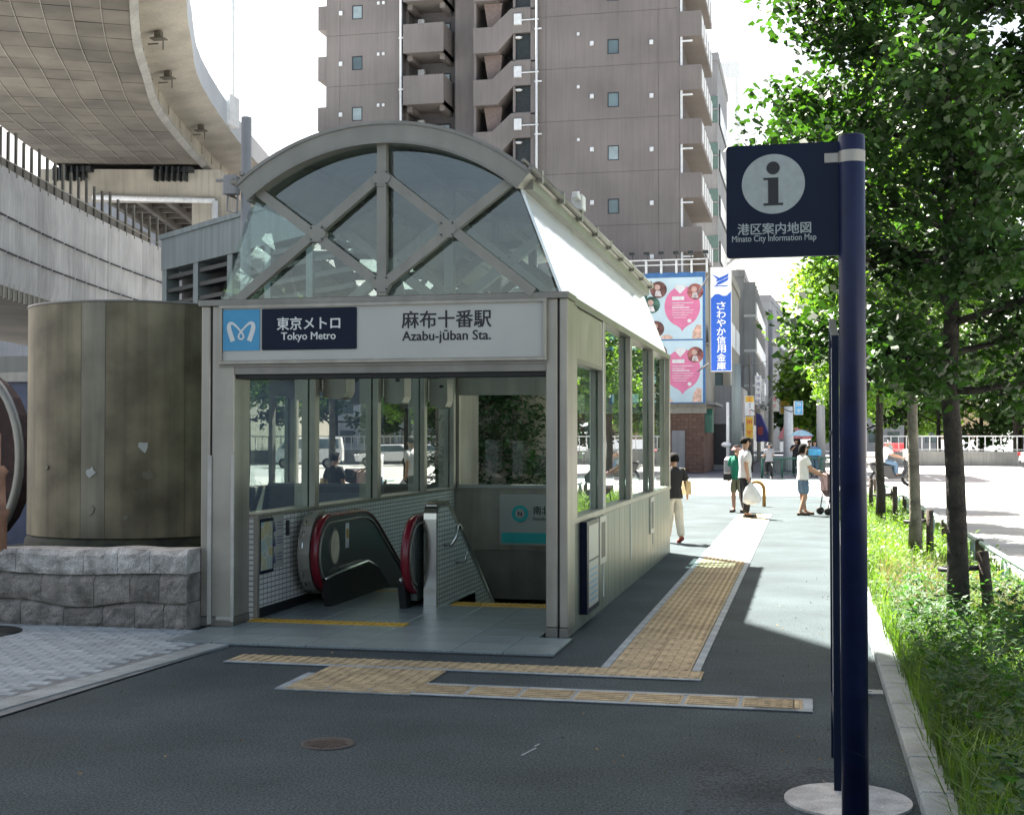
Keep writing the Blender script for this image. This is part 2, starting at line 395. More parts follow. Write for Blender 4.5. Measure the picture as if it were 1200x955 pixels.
for i in range(3): ob('tile', TB_X, tp, (-3.47 + .3 * i, 8.46, Z0))
ob('tile', TB_Y, tp, (-.33, 8.5, Z0)); ob('border_strip', BORDY, tp, (-.03, 8.5, Z0))
ob('border_strip', BORD, tp, (-.33, 8.44, Z0)).scale = (1.2, 1, 1); ob('border_strip', BORD, tp, (-.33, 8.80, Z0)).scale = (1.2, 1, 1)
for k in range(2): ob('border_strip', BORDY, tp, (-3.53, 8.46 + .3 * k, Z0))
for k in range(68):       # long path
    y = 9.73 + k * .3
    for i in range(2): ob('tile', TD if k > 4 else TB_Y, tp, (-1.43 + i * .3, y, Z0))
    for xx in (-1.495, -.825):
        if k % 1 == 0: ob('border_strip', BORDY, tp, (xx, y, Z0))

# ---- left brick-paved corner
ps = thing('brick_pavement', 'pale grey brick paving at the lower left beside the asphalt', 'paving')
ang = math.atan2(10.0 - 7.37, -4.56 + 4.9)
kl0 = Vector((-4.98, 6.6, 0)); kl1 = Vector((-4.62, 10.1, 0)); dk = (kl1 - kl0).normalized(); nk = Vector((-dk.y, dk.x, 0))
bed = MB(); bed.add([kl0 + Vector((0, -2, .0105)), kl1 + Vector((0, 0, .0105)), Vector((-5.2, 10.85, .0105)), Vector((-9.5, 10.85, .0105)), Vector((-9.5, 4.6, .0105))], [(0, 1, 2, 3, 4)])
bed.build('mortar_bed', M['bedm'], ps)
PV = MB().bbox(0, 0, 0, .192, .094, .012, .005).mesh('brick', M['brick'])
stuff = MB(); cells = []
for i in range(-2, 46):
    for j in range(-34, 12):
        x = -4.6 - i * .1 - .2; y = 10.8 - 0; px = j
        bx = -5.2 - .2 * (j + 34) + .2 * ((i % 2) * .5) + .6
        by = 10.72 - i * .1
        cells.append((bx, by))
cells2 = []
for bx, by in cells:
    edge = kl0 + dk * ((by + .05 - kl0.y) / dk.y)
    if bx + .2 < edge.x - .22 and by + .1 < 10.84 and bx > -8.9 and by > 6.3:
        D = by * math.cos(R(12.55)) - bx * math.sin(R(12.55)); lat = (bx * math.cos(R(12.55)) + by * math.sin(R(12.55))) / D
        if lat > -.42: cells2.append((D, bx, by))
cells2.sort()
for n_, (D, bx, by) in enumerate(cells2):
    dz = random.uniform(0, .003)
    if n_ < 296: ob('brick', PV, ps, (bx, by, .003 + dz))
    else: stuff.bbox(bx, by, .003 + dz, bx + .192, by + .094, .015 + dz, .005)
if stuff.v: tag(stuff.build('brick_field', M['brick'], ps), kind='stuff')
ke = thing('paving_edge', 'grey granite edging strip between brick paving and asphalt', 'edging')
L = (kl1 - kl0).length
for k in range(6):
    a = kl0 + dk * (L * k / 6 + .004); b_ = kl0 + dk * (L * (k + 1) / 6 - .004)
    q = [a, a + nk * .2, b_ + nk * .2, b_]
    MB().add([(p.x, p.y, 0) for p in q] + [(p.x, p.y, .02) for p in q], [(7, 6, 5, 4), (0, 1, 5, 4), (1, 2, 6, 5), (2, 3, 7, 6), (3, 0, 4, 7)]).build('kerbstone', M['granite'], ke)
# covers
mh = MB(); mh.lathe([(.15, .001), (.15, .006), (.135, .0065), (.13, .004), (.0, .005)], 28, (-2.61, 7.01), 0, False)
for i in range(-4, 5):
    for j in range(-4, 5):
        if i * i + j * j < 17: mh.box(-2.61 + i * .026 - .009, 7.01 + j * .026 - .007, .004, -2.61 + i * .026 + .009, 7.01 + j * .026 + .007, .008, 1)
tag(mh.build('manhole_cover', [mat('cast_iron', (.055, .05, .048), .6, .4), mat('cast_iron_worn', (.09, .07, .06), .55, .4)]), 'round cast iron manhole cover in the dark asphalt', 'manhole cover')
uc = MB(); uc.lathe([(.42, .016), (.42, .022), (.0, .022)], 28, (-7.1, 10.25), 0, False)
tag(uc.build('round_cover', M['dark']), 'dark round cover in the brick paving before the stone wall', 'cover')
ic = MB(); ic.box(-6.55, 8.7, .0125, -6.15, 9.05, .02, 0); ic.box(-6.5, 8.74, .02, -6.2, 9.01, .0215, 1)
tag(ic.build('access_cover', [M['steeldk'], M['brick']]), 'small square framed access cover sunk in the brick paving', 'cover')
pa = MB(); pa.box(-.55, 2.0, .0, .3, 7.05, .0045); st(pa.build('asphalt_patch', mat('asphalt_patch', (.036, .047, .053), .9, var=.16, scale=3, bump=.4, speck=.5, spsc=75, spec=.2)))
cr = MB(); cr.bar((-1.5, 6.98, .003), (-1.46, 7.16, .003), .01, .003); cr.bar((-1.475, 7.2, .003), (-1.46, 7.26, .003), .008, .003); st(cr.build('paint_scratch', M['granite']))
rng_ = random.Random(8); lv = MB()
for _ in range(240):
    x = rng_.choice([rng_.uniform(-.3, .64), rng_.gauss(.42, .1), rng_.uniform(-5, 0)]); y = rng_.uniform(5, 17); a = rng_.uniform(0, 6.28); s_ = rng_.uniform(.008, .022)
    lv.add([(x, y, .008), (x + s_ * math.cos(a), y + s_ * math.sin(a), .016), (x + s_ * 1.6 * math.cos(a + .5), y + s_ * 1.6 * math.sin(a + .5), .009), (x + s_ * math.cos(a + 1), y + s_ * math.sin(a + 1), .007)], [(0, 1, 2, 3)])
tag(lv.build('fallen_leaves', mat('dead_leaf', (.16, .12, .05), .8, var=.5, scale=5)), 'scattered dry leaf bits on the asphalt along the right kerb', 'fallen leaves', kind='stuff')

# ---- grass and weeds
def blades(name, m, n, area, hmin, hmax, wd, lean=.35, dens=None):
    b = MB(); V = []; Fc = []
    for _ in range(n):
        x = random.uniform(area[0], area[2]); y = area[1] + (area[3] - area[1]) * random.random() ** 1.7
        if dens and random.random() > dens(x, y): continue
        h = random.uniform(hmin, hmax); a = random.uniform(0, 6.283); ww = random.uniform(.5, 1) * wd
        ca, sa = math.cos(a), math.sin(a); l1 = random.uniform(0, lean) * h; z = .02
        dx, dy = -sa * ww, ca * ww
        o = len(V)
        V += [(x - dx, y - dy, z), (x + dx, y + dy, z), (x + ca * l1 * .4 + dx * .8, y + sa * l1 * .4 + dy * .8, z + h * .6), (x + ca * l1 * .4 - dx * .8, y + sa * l1 * .4 - dy * .8, z + h * .6), (x + ca * l1 * 1.4, y + sa * l1 * 1.4, z + h * random.uniform(.8, 1))]
        Fc += [(o, o + 1, o + 2, o + 3), (o + 3, o + 2, o + 4)]
    b.add(V, Fc); return tag(b.build(name, m), kind='stuff')
g1 = blades('grass', M['grass'], 42000, (.64, 4.5, 2.35, 38), .08, .34, .0055, .5, lambda x, y: 1 if x > .75 else .5)
tag(g1, 'bright green grass filling the planting strip under the street trees', 'grass')
g3 = blades('tall_grass', M['grass'], 9000, (.62, 4.5, 2.35, 13), .12, .42, .005, 1.1)
tag(g3, 'longer arching grass blades spilling over the kerb in the foreground', 'tall grass')
g2 = blades('dry_grass', M['drygrass'], 5000, (.8, 12, 1.9, 19), .12, .42, .004, .6, lambda x, y: max(0, 1 - abs(y - 14.5) / 3.2))
tag(g2, 'patch of straw coloured dry grass in the middle of the planting strip', 'dry grass')
def weeds(name, label, spots, m):
    b = MB(); V = []; Fc = []
    for x, y, h, nl in spots:
        for k in range(nl):
            z = .05 + h * random.random(); a = random.uniform(0, 6.283); ln = random.uniform(.03, .085) ; w_ = ln * random.uniform(.22, .4)
            tilt = random.uniform(-.3, .7); r0 = random.uniform(0, .1); cx = x + math.cos(a) * r0; cy = y + math.sin(a) * r0
            ca, sa = math.cos(a), math.sin(a); o = len(V)
            def P(u, v, t): return (cx + ca * u - sa * v, cy + sa * u + ca * v, z + t)
            V += [P(0, 0, 0), P(ln * .45, w_, ln * tilt * .6), P(ln, 0, ln * tilt), P(ln * .45, -w_, ln * tilt * .6), P(ln * .5, 0, ln * tilt * .6 - .006)]
            Fc += [(0 + o, 4 + o, 1 + o), (4 + o, 2 + o, 1 + o), (0 + o, 3 + o, 4 + o), (4 + o, 3 + o, 2 + o)]
    b.add(V, Fc); return tag(b.build(name, m), label, 'weeds', kind='stuff')
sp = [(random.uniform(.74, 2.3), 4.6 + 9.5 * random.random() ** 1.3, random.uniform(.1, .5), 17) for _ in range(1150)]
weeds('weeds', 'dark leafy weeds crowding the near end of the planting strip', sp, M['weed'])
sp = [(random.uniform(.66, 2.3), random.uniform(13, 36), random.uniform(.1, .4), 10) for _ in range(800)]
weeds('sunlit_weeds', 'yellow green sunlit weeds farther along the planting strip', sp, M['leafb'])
tuft = MB()
for _ in range(26):
    a = random.uniform(0, 6.28); x, y = -5.55, 8.15; l = random.uniform(.04, .12)
    tuft.add([(x, y, .015), (x + .008, y + .005, .015), (x + math.cos(a) * l, y + math.sin(a) * l, .02 + l * .8)], [(0, 1, 2)])
tag(tuft.build('grass_tuft', M['grass']), 'small green grass tuft sprouting in the brick paving joints', 'grass tuft')
# ================================================================ station entrance
def tilemat(name, axes, bw, bh, c1, c2, cm, ms=.006, rough=.35):
    m = bpy.data.materials.new(name); m.use_nodes = True; n = m.node_tree.nodes; l = m.node_tree.links; b = n['Principled BSDF']
    tc = n.new('ShaderNodeTexCoord'); sp_ = n.new('ShaderNodeSeparateXYZ'); cb = n.new('ShaderNodeCombineXYZ')
    l.new(tc.outputs['Object'], sp_.inputs[0]); l.new(sp_.outputs[axes[0]], cb.inputs[0]); l.new(sp_.outputs[axes[1]], cb.inputs[1])
    br = n.new('ShaderNodeTexBrick'); br.offset = 0; br.inputs['Scale'].default_value = 1
    br.inputs['Brick Width'].default_value = bw; br.inputs['Row Height'].default_value = bh; br.inputs['Mortar Size'].default_value = ms
    br.inputs['Color1'].default_value = (*c1, 1); br.inputs['Color2'].default_value = (*c2, 1); br.inputs['Mortar'].default_value = (*cm, 1)
    l.new(cb.outputs[0], br.inputs[0]); l.new(br.outputs[0], b.inputs['Base Color']); b.inputs['Roughness'].default_value = rough
    bp = n.new('ShaderNodeBump'); bp.inputs['Strength'].default_value = .4; bp.inputs['Distance'].default_value = .003; bp.invert = True
    l.new(br.outputs['Fac'], bp.inputs['Height']); l.new(bp.outputs[0], b.inputs['Normal'])
    return m
TILE = tilemat('wall_tile', (1, 2), .095, .048, (.76, .75, .72), (.68, .67, .64), (.1, .1, .1), .0045)
def fit(name, txt, W, m, parent, c, face='-y', bold=0., H=None, extrude=.0015):
    "lettering scaled to width W (and height H), centred on c"
    me = text_mesh(txt, 1., 0, 0)
    if bold:      # heavier strokes: the outline repeated with small shifts, each layer a hair above the last
        bmx = bmesh.new()
        for q_, (dx, dy) in enumerate(((-bold, 0), (bold, 0), (0, bold * .7), (0, -bold * .7))):
            m2_ = me.copy(); m2_.transform(Matrix.Translation((dx, dy, q_ * .12))); bmx.from_mesh(m2_); bpy.data.meshes.remove(m2_)
        bmx.to_mesh(me); bmx.free()
    me.materials.clear(); me.materials.append(m); me.name = name
    xs = [v.co.x for v in me.vertices]; ys = [v.co.y for v in me.vertices]
    s = W / (max(xs) - min(xs)); sy = s if H is None else H / (max(ys) - min(ys))
    cx = (max(xs) + min(xs)) / 2; cy = (max(ys) + min(ys)) / 2
    for v in me.vertices: v.co.x = (v.co.x - cx) * s; v.co.y = (v.co.y - cy) * sy; v.co.z = v.co.z * extrude
    o = ob(name, me, parent, c); o.rotation_euler = {'-y': (R(90), 0, 0), '+x': (R(90), 0, R(90)), '-x': (R(90), 0, R(-90))}[face]
    return o
S = thing('station_entrance', 'glass and steel subway entrance with arched roof and blue station sign', 'subway entrance')
XC = -3.64
# floor slab and tiles
b = MB(); b.box(-5.22, 10.12, -.02, -1.93, 11.12, .012); b.box(-5.0, 11.12, -.02, -2.2, 13.19, .012); b.box(-4.98, 13.19, -.3, -3.6, 14.3, .012); b.build('floor_slab', M['joint'], S)
FT = MB().bbox(.003, .003, 0, .407, .407, .018, .003).mesh('floor_tile', M['floor'])
for i in range(8):
    for j in range(10):
        x = -5.2 + i * .4095; y = 10.13 + j * .41
        if j >= 2 and (i == 0 or i == 7): 
            continue
        if y > 12.8 and x > -3.7: continue
        ob('floor_tile', FT, S, (x, y, .0125))
for j in range(2, 8):
    ob('floor_tile', FT, S, (-5.0 + .001, 10.13 + j * .41, .0121)).scale = (.5, 1, 1)
    ob('floor_tile', FT, S, (-2.38, 10.13 + j * .41, .0123)).scale = (.42, 1, 1)
for k in range(5): ob('warning_tile', TDI, S, (-5.0 + k * .3, 11.32, .03)).scale = (1, .55, 1)
for k in range(4): ob('warning_tile', TDI, S, (-3.5 + k * .3, 12.85, .03)).scale = (1, .8, 1)
# front pillars
for nm, xs in (('l', (-5.36, -5.275, -5.255, -5.04)), ('r', (-2.175, -2.075, -2.057, -1.985))):
    pl = MB(); pl.bbox(xs[0], 11.1, .1, xs[1], 11.45, 2.9, .008); pl.bbox(xs[2], 11.1, .1, xs[3], 11.45, 2.9, .008)
    pl.box(xs[1] - .01, 11.12, .1, xs[2] + .01, 11.43, 2.88, 1); p_ = pl.build('pillar', [M['steel'], M['black']], S)
    fb = MB(); fb.bbox(xs[0] - .003, 11.095, .012, xs[1] + .002, 11.455, .092, .004); fb.bbox(xs[2] - .002, 11.095, .012, xs[3] + .003, 11.455, .092, .004); fb.build('pillar_base', M['steeldk'], p_)
g_ = MB(); g_.bbox(-5.29, 11.085, .03, -5.25, 11.1, 1.55, .004); g_.bbox(-5.062, 11.08, .06, -5.03, 11.099, 1.55, .004); g_.box(-5.2, 11.085, .07, -5.03, 11.098, .1); g_.build('corner_guard', mat('cream_guard', (.5, .48, .43), .6, var=.1, streak=.2), S)
cp = MB(); cp.bbox(-5.38, 11.07, 2.90, -1.97, 11.47, 2.955, .006); cp.build('front_beam', M['steeldk'], S)
# lintel under the sign
ln = MB(); ln.bbox(-5.04, 11.1, 2.28, -2.17, 11.42, 2.36, .006); ln.bbox(-5.18, 11.08, 2.345, -2.155, 11.12, 2.37, .004); ln.box(-5.04, 11.14, 2.24, -2.17, 11.36, 2.281, 1); ln.build('lintel', [M['steeldk'], M['black']], S)
# sign board
sg = MB(); sg.box(-5.16, 11.07, 2.372, -2.17, 11.2, 2.899); sg2 = sg.build('sign_board', M['signw'], S)
fr = MB()
for q in ((-5.17, 2.37, -2.16, 2.4), (-5.17, 2.87, -2.16, 2.9), (-5.17, 2.4, -5.14, 2.87), (-2.19, 2.4, -2.16, 2.87)): fr.bbox(q[0], 11.045, q[1], q[2], 11.0698, q[3], .004)
fr.build('sign_frame', M['steel'], sg2)
def rrect(x0, z0, x1, z1, r, n=4):
    P = []
    for cx, cz, a0 in ((x1 - r, z1 - r, 0), (x0 + r, z1 - r, 90), (x0 + r, z0 + r, 180), (x1 - r, z0 + r, 270)):
        for i in range(n + 1): a = R(a0 + 90 * i / n); P.append((cx + r * math.cos(a), cz + r * math.sin(a)))
    return P
SX = lambda px: -5.16 + (px - 262) * .00789
MB().prism(rrect(SX(265.5), 2.49, SX(310), 2.86, .012), 'y', 11.06, 11.0695).build('logo_square', M['signblue'], sg2)
MB().prism(rrect(SX(313), 2.49, SX(426), 2.86, .012), 'y', 11.06, 11.0695).build('name_plate', M['navy'], sg2)
# winged m logo as ribbon strokes
lg = MB()
def ribbon(pts, ws, y=11.0572):
    pts = [Vector((p[0], 0, p[1])) for p in pts]; L_ = []; R_ = []
    for i, p in enumerate(pts):
        d = (pts[min(i + 1, len(pts) - 1)] - pts[max(i - 1, 0)]).normalized(); n_ = Vector((-d.z, 0, d.x)); L_.append(p + n_ * ws[i]); R_.append(p - n_ * ws[i])
    k = len(pts); vs = [(p.x, y, p.z) for p in L_ + R_]
    lg.add(vs, [(i, i + 1, k + i + 1, k + i) for i in range(k - 1)])
lc = (SX(287.8), 2.655); sc_ = .125
# a continuous line: left foot, up over left shoulder, down through the crossing, small loop, mirrored
half = [(-.62, -.72), (-.78, -.3), (-.93, .2), (-.9, .5), (-.7, .58), (-.42, .4), (-.12, .1), (.12, -.2), (.2, -.42), (.1, -.55), (0, -.58)]
hw = [.19, .18, .17, .14, .1, .075, .07, .07, .07, .07, .07]
for sgn in (1, -1):
    pts = []
    for i in range(len(half) - 1):
        for t in (0, .34, .67):
            p0, p1, p2, p3 = half[max(i - 1, 0)], half[i], half[i + 1], half[min(i + 2, len(half) - 1)]
            pts.append(tuple(.5 * ((2 * p1[a]) + (-p0[a] + p2[a]) * t + (2 * p0[a] - 5 * p1[a] + 4 * p2[a] - p3[a]) * t * t + (-p0[a] + 3 * p1[a] - 3 * p2[a] + p3[a]) * t ** 3) for a in (0, 1)))
    pts.append(half[-1]); ws = [hw[min(i // 3, 10)] * (1 - (i % 3) / 3) + hw[min(i // 3 + 1, 10)] * ((i % 3) / 3) for i in range(len(pts))]
    ribbon([(lc[0] + sgn * p[0] * sc_, lc[1] + .01 + p[1] * sc_) for p in pts], [w_ * sc_ for w_ in ws], 11.0572 - .0006 * (sgn > 0))
lg.build('logo_mark', M['white'], sg2)
fit('lettering', '東京メトロ', .6, M['white'], sg2, (SX(369), 11.058, 2.725), bold=.022)
fit('lettering', 'Tokyo Metro', .515, M['white'], sg2, (SX(369), 11.058, 2.602), bold=.02)
fit('lettering', '麻布十番駅', .81, M['ink'], sg2, (SX(529.5), 11.067, 2.738), bold=.018)
fit('lettering', 'Azabu-jūban Sta.', .8, M['ink'], sg2, (SX(529.5), 11.067, 2.585), bold=.022)
# arch
ZC = 2.38
def arcpt(r, a): return (XC + r * math.sin(a), ZC + r * math.cos(a))
def arcprism(r0, r1, y0, y1, a0, a1, n, m, name, par, mb=None):
    B = mb or MB(); A = [a0 + (a1 - a0) * i / n for i in range(n + 1)]
    vs = []
    for a in A:
        for r in (r0, r1):
            p = arcpt(r, a); vs += [(p[0], y0, p[1]), (p[0], y1, p[1])]
    fs = []
    for i in range(n):
        o = i * 4; q = o + 4
        fs += [(o, o + 2, q + 2, q), (o + 1, q + 1, q + 3, o + 3), (o + 2, o + 3, q + 3, q + 2), (o, q, q + 1, o + 1)]
    fs += [(0, 1, 3, 2), (n * 4, n * 4 + 2, n * 4 + 3, n * 4 + 1)]
    B.add(vs, fs)
    return B.build(name, m, par) if name else B
AE = R(40.2)
ar = arcprism(1.92, 2.08, 11.0, 11.2, -AE, AE, 40, M['arch'], 'arch', S)
rim = arcprism(2.07, 2.1, 10.985, 11.0, -AE - .004, AE + .004, 40, M['steeldk'], 'arch_rim', ar)
rim = arcprism(1.905, 1.925, 10.99, 11.0, -AE - .004, AE + .004, 40, M['steeldk'], 'arch_rim', ar)
for y0, y1 in ((11.203, 13.35), (13.36, 15.5), (15.51, 17.65), (17.66, 19.85)):
    arcprism(2.03, 2.085, y0, y1, -AE, AE, 24, M['steeldk'], 'roof_panel', S)
# edge beams / gutters along the vault
eb = MB()
for s_ in (-1, 1):
    x0 = XC + s_ * 1.335
    eb.box(min(x0, x0 - s_ * .1), 11.205, 3.86, max(x0, x0 - s_ * .1), 19.9, 3.95)
    eb.tube([(x0 + s_ * .03, 10.98, 4.0), (x0 + s_ * .03, 19.95, 4.0)], .032, 8)
    eb.tube([(x0 - s_ * .04, 10.98, 4.07), (x0 - s_ * .04, 19.95, 4.07)], .02, 6)
    for k in range(9): eb.box(x0 - .05, 11.3 + k * 1.05, 3.94, x0 + .06, 11.38 + k * 1.05, 4.05)
eb.build('gutter', M['arch'], S)
cc = MB(); cc.bbox(XC + 1.3, 13.3, 4.05, XC + 1.42, 13.5, 4.2, .01); cc.bbox(XC + 1.34, 13.1, 4.13, XC + 1.4, 13.3, 4.19, .01); cc.build('camera_box', M['whitepaint'], S)
# truss frames
def truss(y, dpt, wd, m):
    t = MB(); P = lambda x, z: (XC + x, y, z)
    t.bar(P(0, 2.955), P(0, 4.31), wd, dpt, up=(0, 1, 0)) if False else t.box(XC - wd / 2, y - dpt / 2, 2.955, XC + wd / 2, y + dpt / 2, 4.3)
    def seg(a, b_, yy):
        a = Vector((XC + a[0], yy, a[1])); b2 = Vector((XC + b_[0], yy, b_[1])); t.bar(a, b2, dpt, wd, up=(1, 0, 0)) if False else None
        d = (b2 - a).normalized(); n_ = Vector((-d.z, 0, d.x)) * wd / 2; e = Vector((0, dpt / 2, 0))
        vs = [a - n_ - e, a + n_ - e, a + n_ + e, a - n_ + e, b2 - n_ - e, b2 + n_ - e, b2 + n_ + e, b2 - n_ + e]
        t.add(vs, [(0, 1, 2, 3), (7, 6, 5, 4), (0, 4, 5, 1), (1, 5, 6, 2), (2, 6, 7, 3), (3, 7, 4, 0)])
    for s_ in (-1, 1):
        seg((s_ * 1.18, 3.93), (s_ * .05, 3.08), y - .003 * s_ - .004); seg((s_ * 1.36, 2.95), (s_ * .05, 3.99), y + .004 - .003 * s_)
    pts = [(0, 3.99), (0, 3.06)] + [(s_ * .6, 3.52) for s_ in (-1, 1)]
    for x, z in pts:
        t.prism([(XC + x + .085 * math.cos(R(a)), z + .085 * math.sin(R(a))) for a in range(0, 360, 60)], 'y', y - dpt / 2 - .012, y + dpt / 2 + .004, 0)
        for dx, dz in ((.05, .05), (-.05, .05), (.05, -.05), (-.05, -.05)): t.prism([(XC + x + dx + .009 * math.cos(R(a)), z + dz + .009 * math.sin(R(a))) for a in range(0, 360, 60)], 'y', y - dpt / 2 - .02, y - dpt / 2 - .011, 1)
    return t.build('truss', [m, M['dark']], S)
truss(11.1, .07, .085, M['arch'])
for y in (13.35, 15.5, 17.65): truss(y, .1, .1, M['steeldk'])
truss(19.8, .08, .1, M['steeldk'])
for y in (13.35, 15.5, 17.65): arcprism(1.93, 2.03, y - .05, y + .05, -AE, AE, 20, M['steeldk'], 'roof_rib', S)
pu = MB()
for a in (-25, 0, 25): p = arcpt(1.97, R(a)); pu.box(p[0] - .03, 11.2, p[1] - .03, p[0] + .03, 19.8, p[1] + .03)
pu.box(XC - 1.58, 11.2, 2.93, XC - 1.5, 19.8, 3.0); pu.box(XC + 1.5, 11.2, 2.93, XC + 1.585, 19.8, 3.0)
for y in (13.35, 15.5, 17.65): pu.box(XC - 1.5, y - .05, 2.94, XC + 1.5, y + .05, 3.02)
pu.build('purlins', M['steeldk'], S)
# gable glass
A = [-R(39) + R(78) * i / 16 for i in range(17)]
poly = [(XC - 1.55, 2.955), (XC + 1.55, 2.955)] + [arcpt(1.93, a) for a in reversed(A)]
vs = [(p[0], 11.17, p[1]) for p in poly]; MB().add(vs, [tuple(range(len(vs)))]).build('gable_glass', M['gltop'], S)
vs = [(p[0], 19.84, p[1]) for p in poly]; MB().add(vs, [tuple(range(len(vs)))]).build('gable_glass', M['gltop'], S)
for y0, y1 in ((11.14, 13.34), (13.36, 15.49), (15.51, 17.64), (17.66, 19.85)):
    MB().add([(XC - 1.56, y0, 2.96), (XC - 1.56, y1, 2.96), (XC - 1.25, y1, 3.86), (XC - 1.25, y0, 3.86)], [(0, 1, 2, 3)]).build('side_slope_glass', M['gl'], S)
    q = MB(); x0, x1 = XC + 1.6, XC + 1.25
    q.add([(x0, y0, 2.96), (x0, y1, 2.96), (x1, y1, 3.87), (x1, y0, 3.87), (x0 - .02, y0, 2.95), (x0 - .02, y1, 2.95), (x1 - .02, y1, 3.86), (x1 - .02, y0, 3.86)], [(0, 1, 2, 3), (7, 6, 5, 4), (0, 3, 7, 4), (1, 5, 6, 2)]); q.build('frosted_slope_glass', M['milk'], S)
# ---- right wall
rw = MB(); rw.box(-2.2, 11.46, 0, -2.03, 19.85, .95); rw.box(-2.2, 11.46, -4.5, -2.19, 19.85, 0)
rwo = rw.build('side_wall', [M['panel']], S)
n_ = 20
for k in range(n_):
    y0 = 11.47 + k * (8.38 / n_)
    MB().bbox(-2.029, y0 + .003, .0, -2.0, y0 + 8.38 / n_ - .003, .945, .004).build('cladding_panel', M['panel'], rwo)
si = MB(); si.bbox(-2.2, 11.46, .951, -1.985, 19.86, 1.0, .006); si.box(-2.0, 13.18, .12, -1.992, 13.21, 2.9, 1) ; si.box(-2.0, 15.28, .3, -1.992, 15.31, .95, 1); si.box(-2.0, 17.58, .3, -1.992, 17.61, .95, 1)  # white strips paint in the light leaking and reflecting at the panel joints
si.build('sill_and_light_slits', [M['steel'], M['whitepaint']], S)
hd = MB(); hd.bbox(-2.16, 11.46, 2.88, -1.985, 19.86, 2.951, .006); hd.build('head_rail', M['steeldk'], S)
for y in (13.2, 15.3, 17.6, 19.72):
    m_ = MB(); m_.bbox(-2.19, y + .01, 1.0, -2.072, y + .11, 2.88, .006); m_.bbox(-2.056, y, 1.0, -1.99, y + .13, 2.88, .006); m_.build('mullion', [M['steel'], M['black']], S)
hp = MB(); hp.bbox(-2.03, 11.63, 2.42, -2.0, 13.17, 2.87, .004); hp.build('header_panel', M['steel'], S)
hb = MB(); hb.box(-2.19, 11.46, 2.38, -2.0, 13.19, 2.419); hb.build('transom', M['steeldk'], S)
cn = MB(); cn.bbox(-2.19, 11.46, 1.0, -1.99, 11.62, 2.88, .006); cn.build('corner_post', M['steel'], S)
for y0, y1 in ((11.62, 13.2), (13.33, 15.3), (15.43, 17.6), (17.73, 19.72)):
    MB().add([(-2.062, y0 - .1, 1.0), (-2.062, y1 + .1, 1.0), (-2.062, y1 + .1, 2.88), (-2.062, y0 - .1, 2.88)], [(0, 1, 2, 3)]).build('window_pane', M['glside'], S)
for y in (12.98, 17.3):
    v_ = MB(); v_.box(-2.0, y - .08, .46, -1.985, y + .36, .93); v_.box(-1.985, y + .02, .52, -1.983, y + .27, .87, 1); v_.build('vent_slot', [M['signw'], M['dark']], rwo)
# ---- left wall
lw = MB(); lw.box(-5.2, 11.46, 0, -5.0, 19.85, .97); lw.box(-5.2, 11.46, -4.5, -5.0, 18.6, -.001); lw.box(-5.0, 11.46, .012, -4.985, 13.9, .12, 1)
lw.build('tiled_wall', [TILE, M['black']], S)
sl = MB(); sl.bbox(-5.22, 11.46, .971, -4.97, 18.6, 1.0, .005); sl.box(-4.999, 11.45, 0.01, -4.96, 11.5, .97); sl.build('sill_trim', M['steel'], S)
for y in (12.93, 14.98, 16.95, 18.45):
    m_ = MB(); m_.bbox(-5.2, y + .01, 1.0, -5.052, y + .11, 2.9, .005); m_.bbox(-5.034, y, 1.0, -4.965, y + .12, 2.9, .005); m_.build('mullion', [M['steel'], M['black']], S)
for y0, y1 in ((11.46, 12.93), (13.05, 14.98), (15.1, 16.95), (17.07, 18.45)):
    MB().add([(-5.042, y0 - .1, 1.0), (-5.042, y1 + .1, 1.0), (-5.042, y1 + .1, 2.9), (-5.042, y0 - .1, 2.9)], [(3, 2, 1, 0)]).build('window_pane', M['glside'], S)
lh = MB(); lh.box(-5.2, 11.46, 2.88, -4.95, 19.85, 2.94); lh.box(-5.2, 18.57, 1.0, -4.95, 19.85, 2.88); lh.build('head_rail', M['steeldk'], S)
for y in (13.1, 15.15, 17.1):
    w_ = MB(); w_.bbox(-5.03, y, 2.2, -4.95, y + .28, 2.5, .008)
    P = [(-4.87, 2.5), (-4.87, 2.14)] + [(-4.87 + .30 + .0 * k, 2.13 + .0 * k) for k in (0,)] + [(-4.555, 2.2), (-4.55, 2.5)]
    w_.prism([(-4.952, 2.5), (-4.952, 2.13), (-4.78, 2.11), (-4.73, 2.13), (-4.7, 2.2), (-4.7, 2.5)], 'y', y + .02, y + .3)
    w_.prism([(-4.78 + .03 * math.cos(R(a)), 2.4 + .02 * math.sin(R(a))) for a in range(0, 360, 30)], 'y', y + .01, y + .02, 1)
    w_.build('wall_unit', [M['steel'], M['dark']], S)
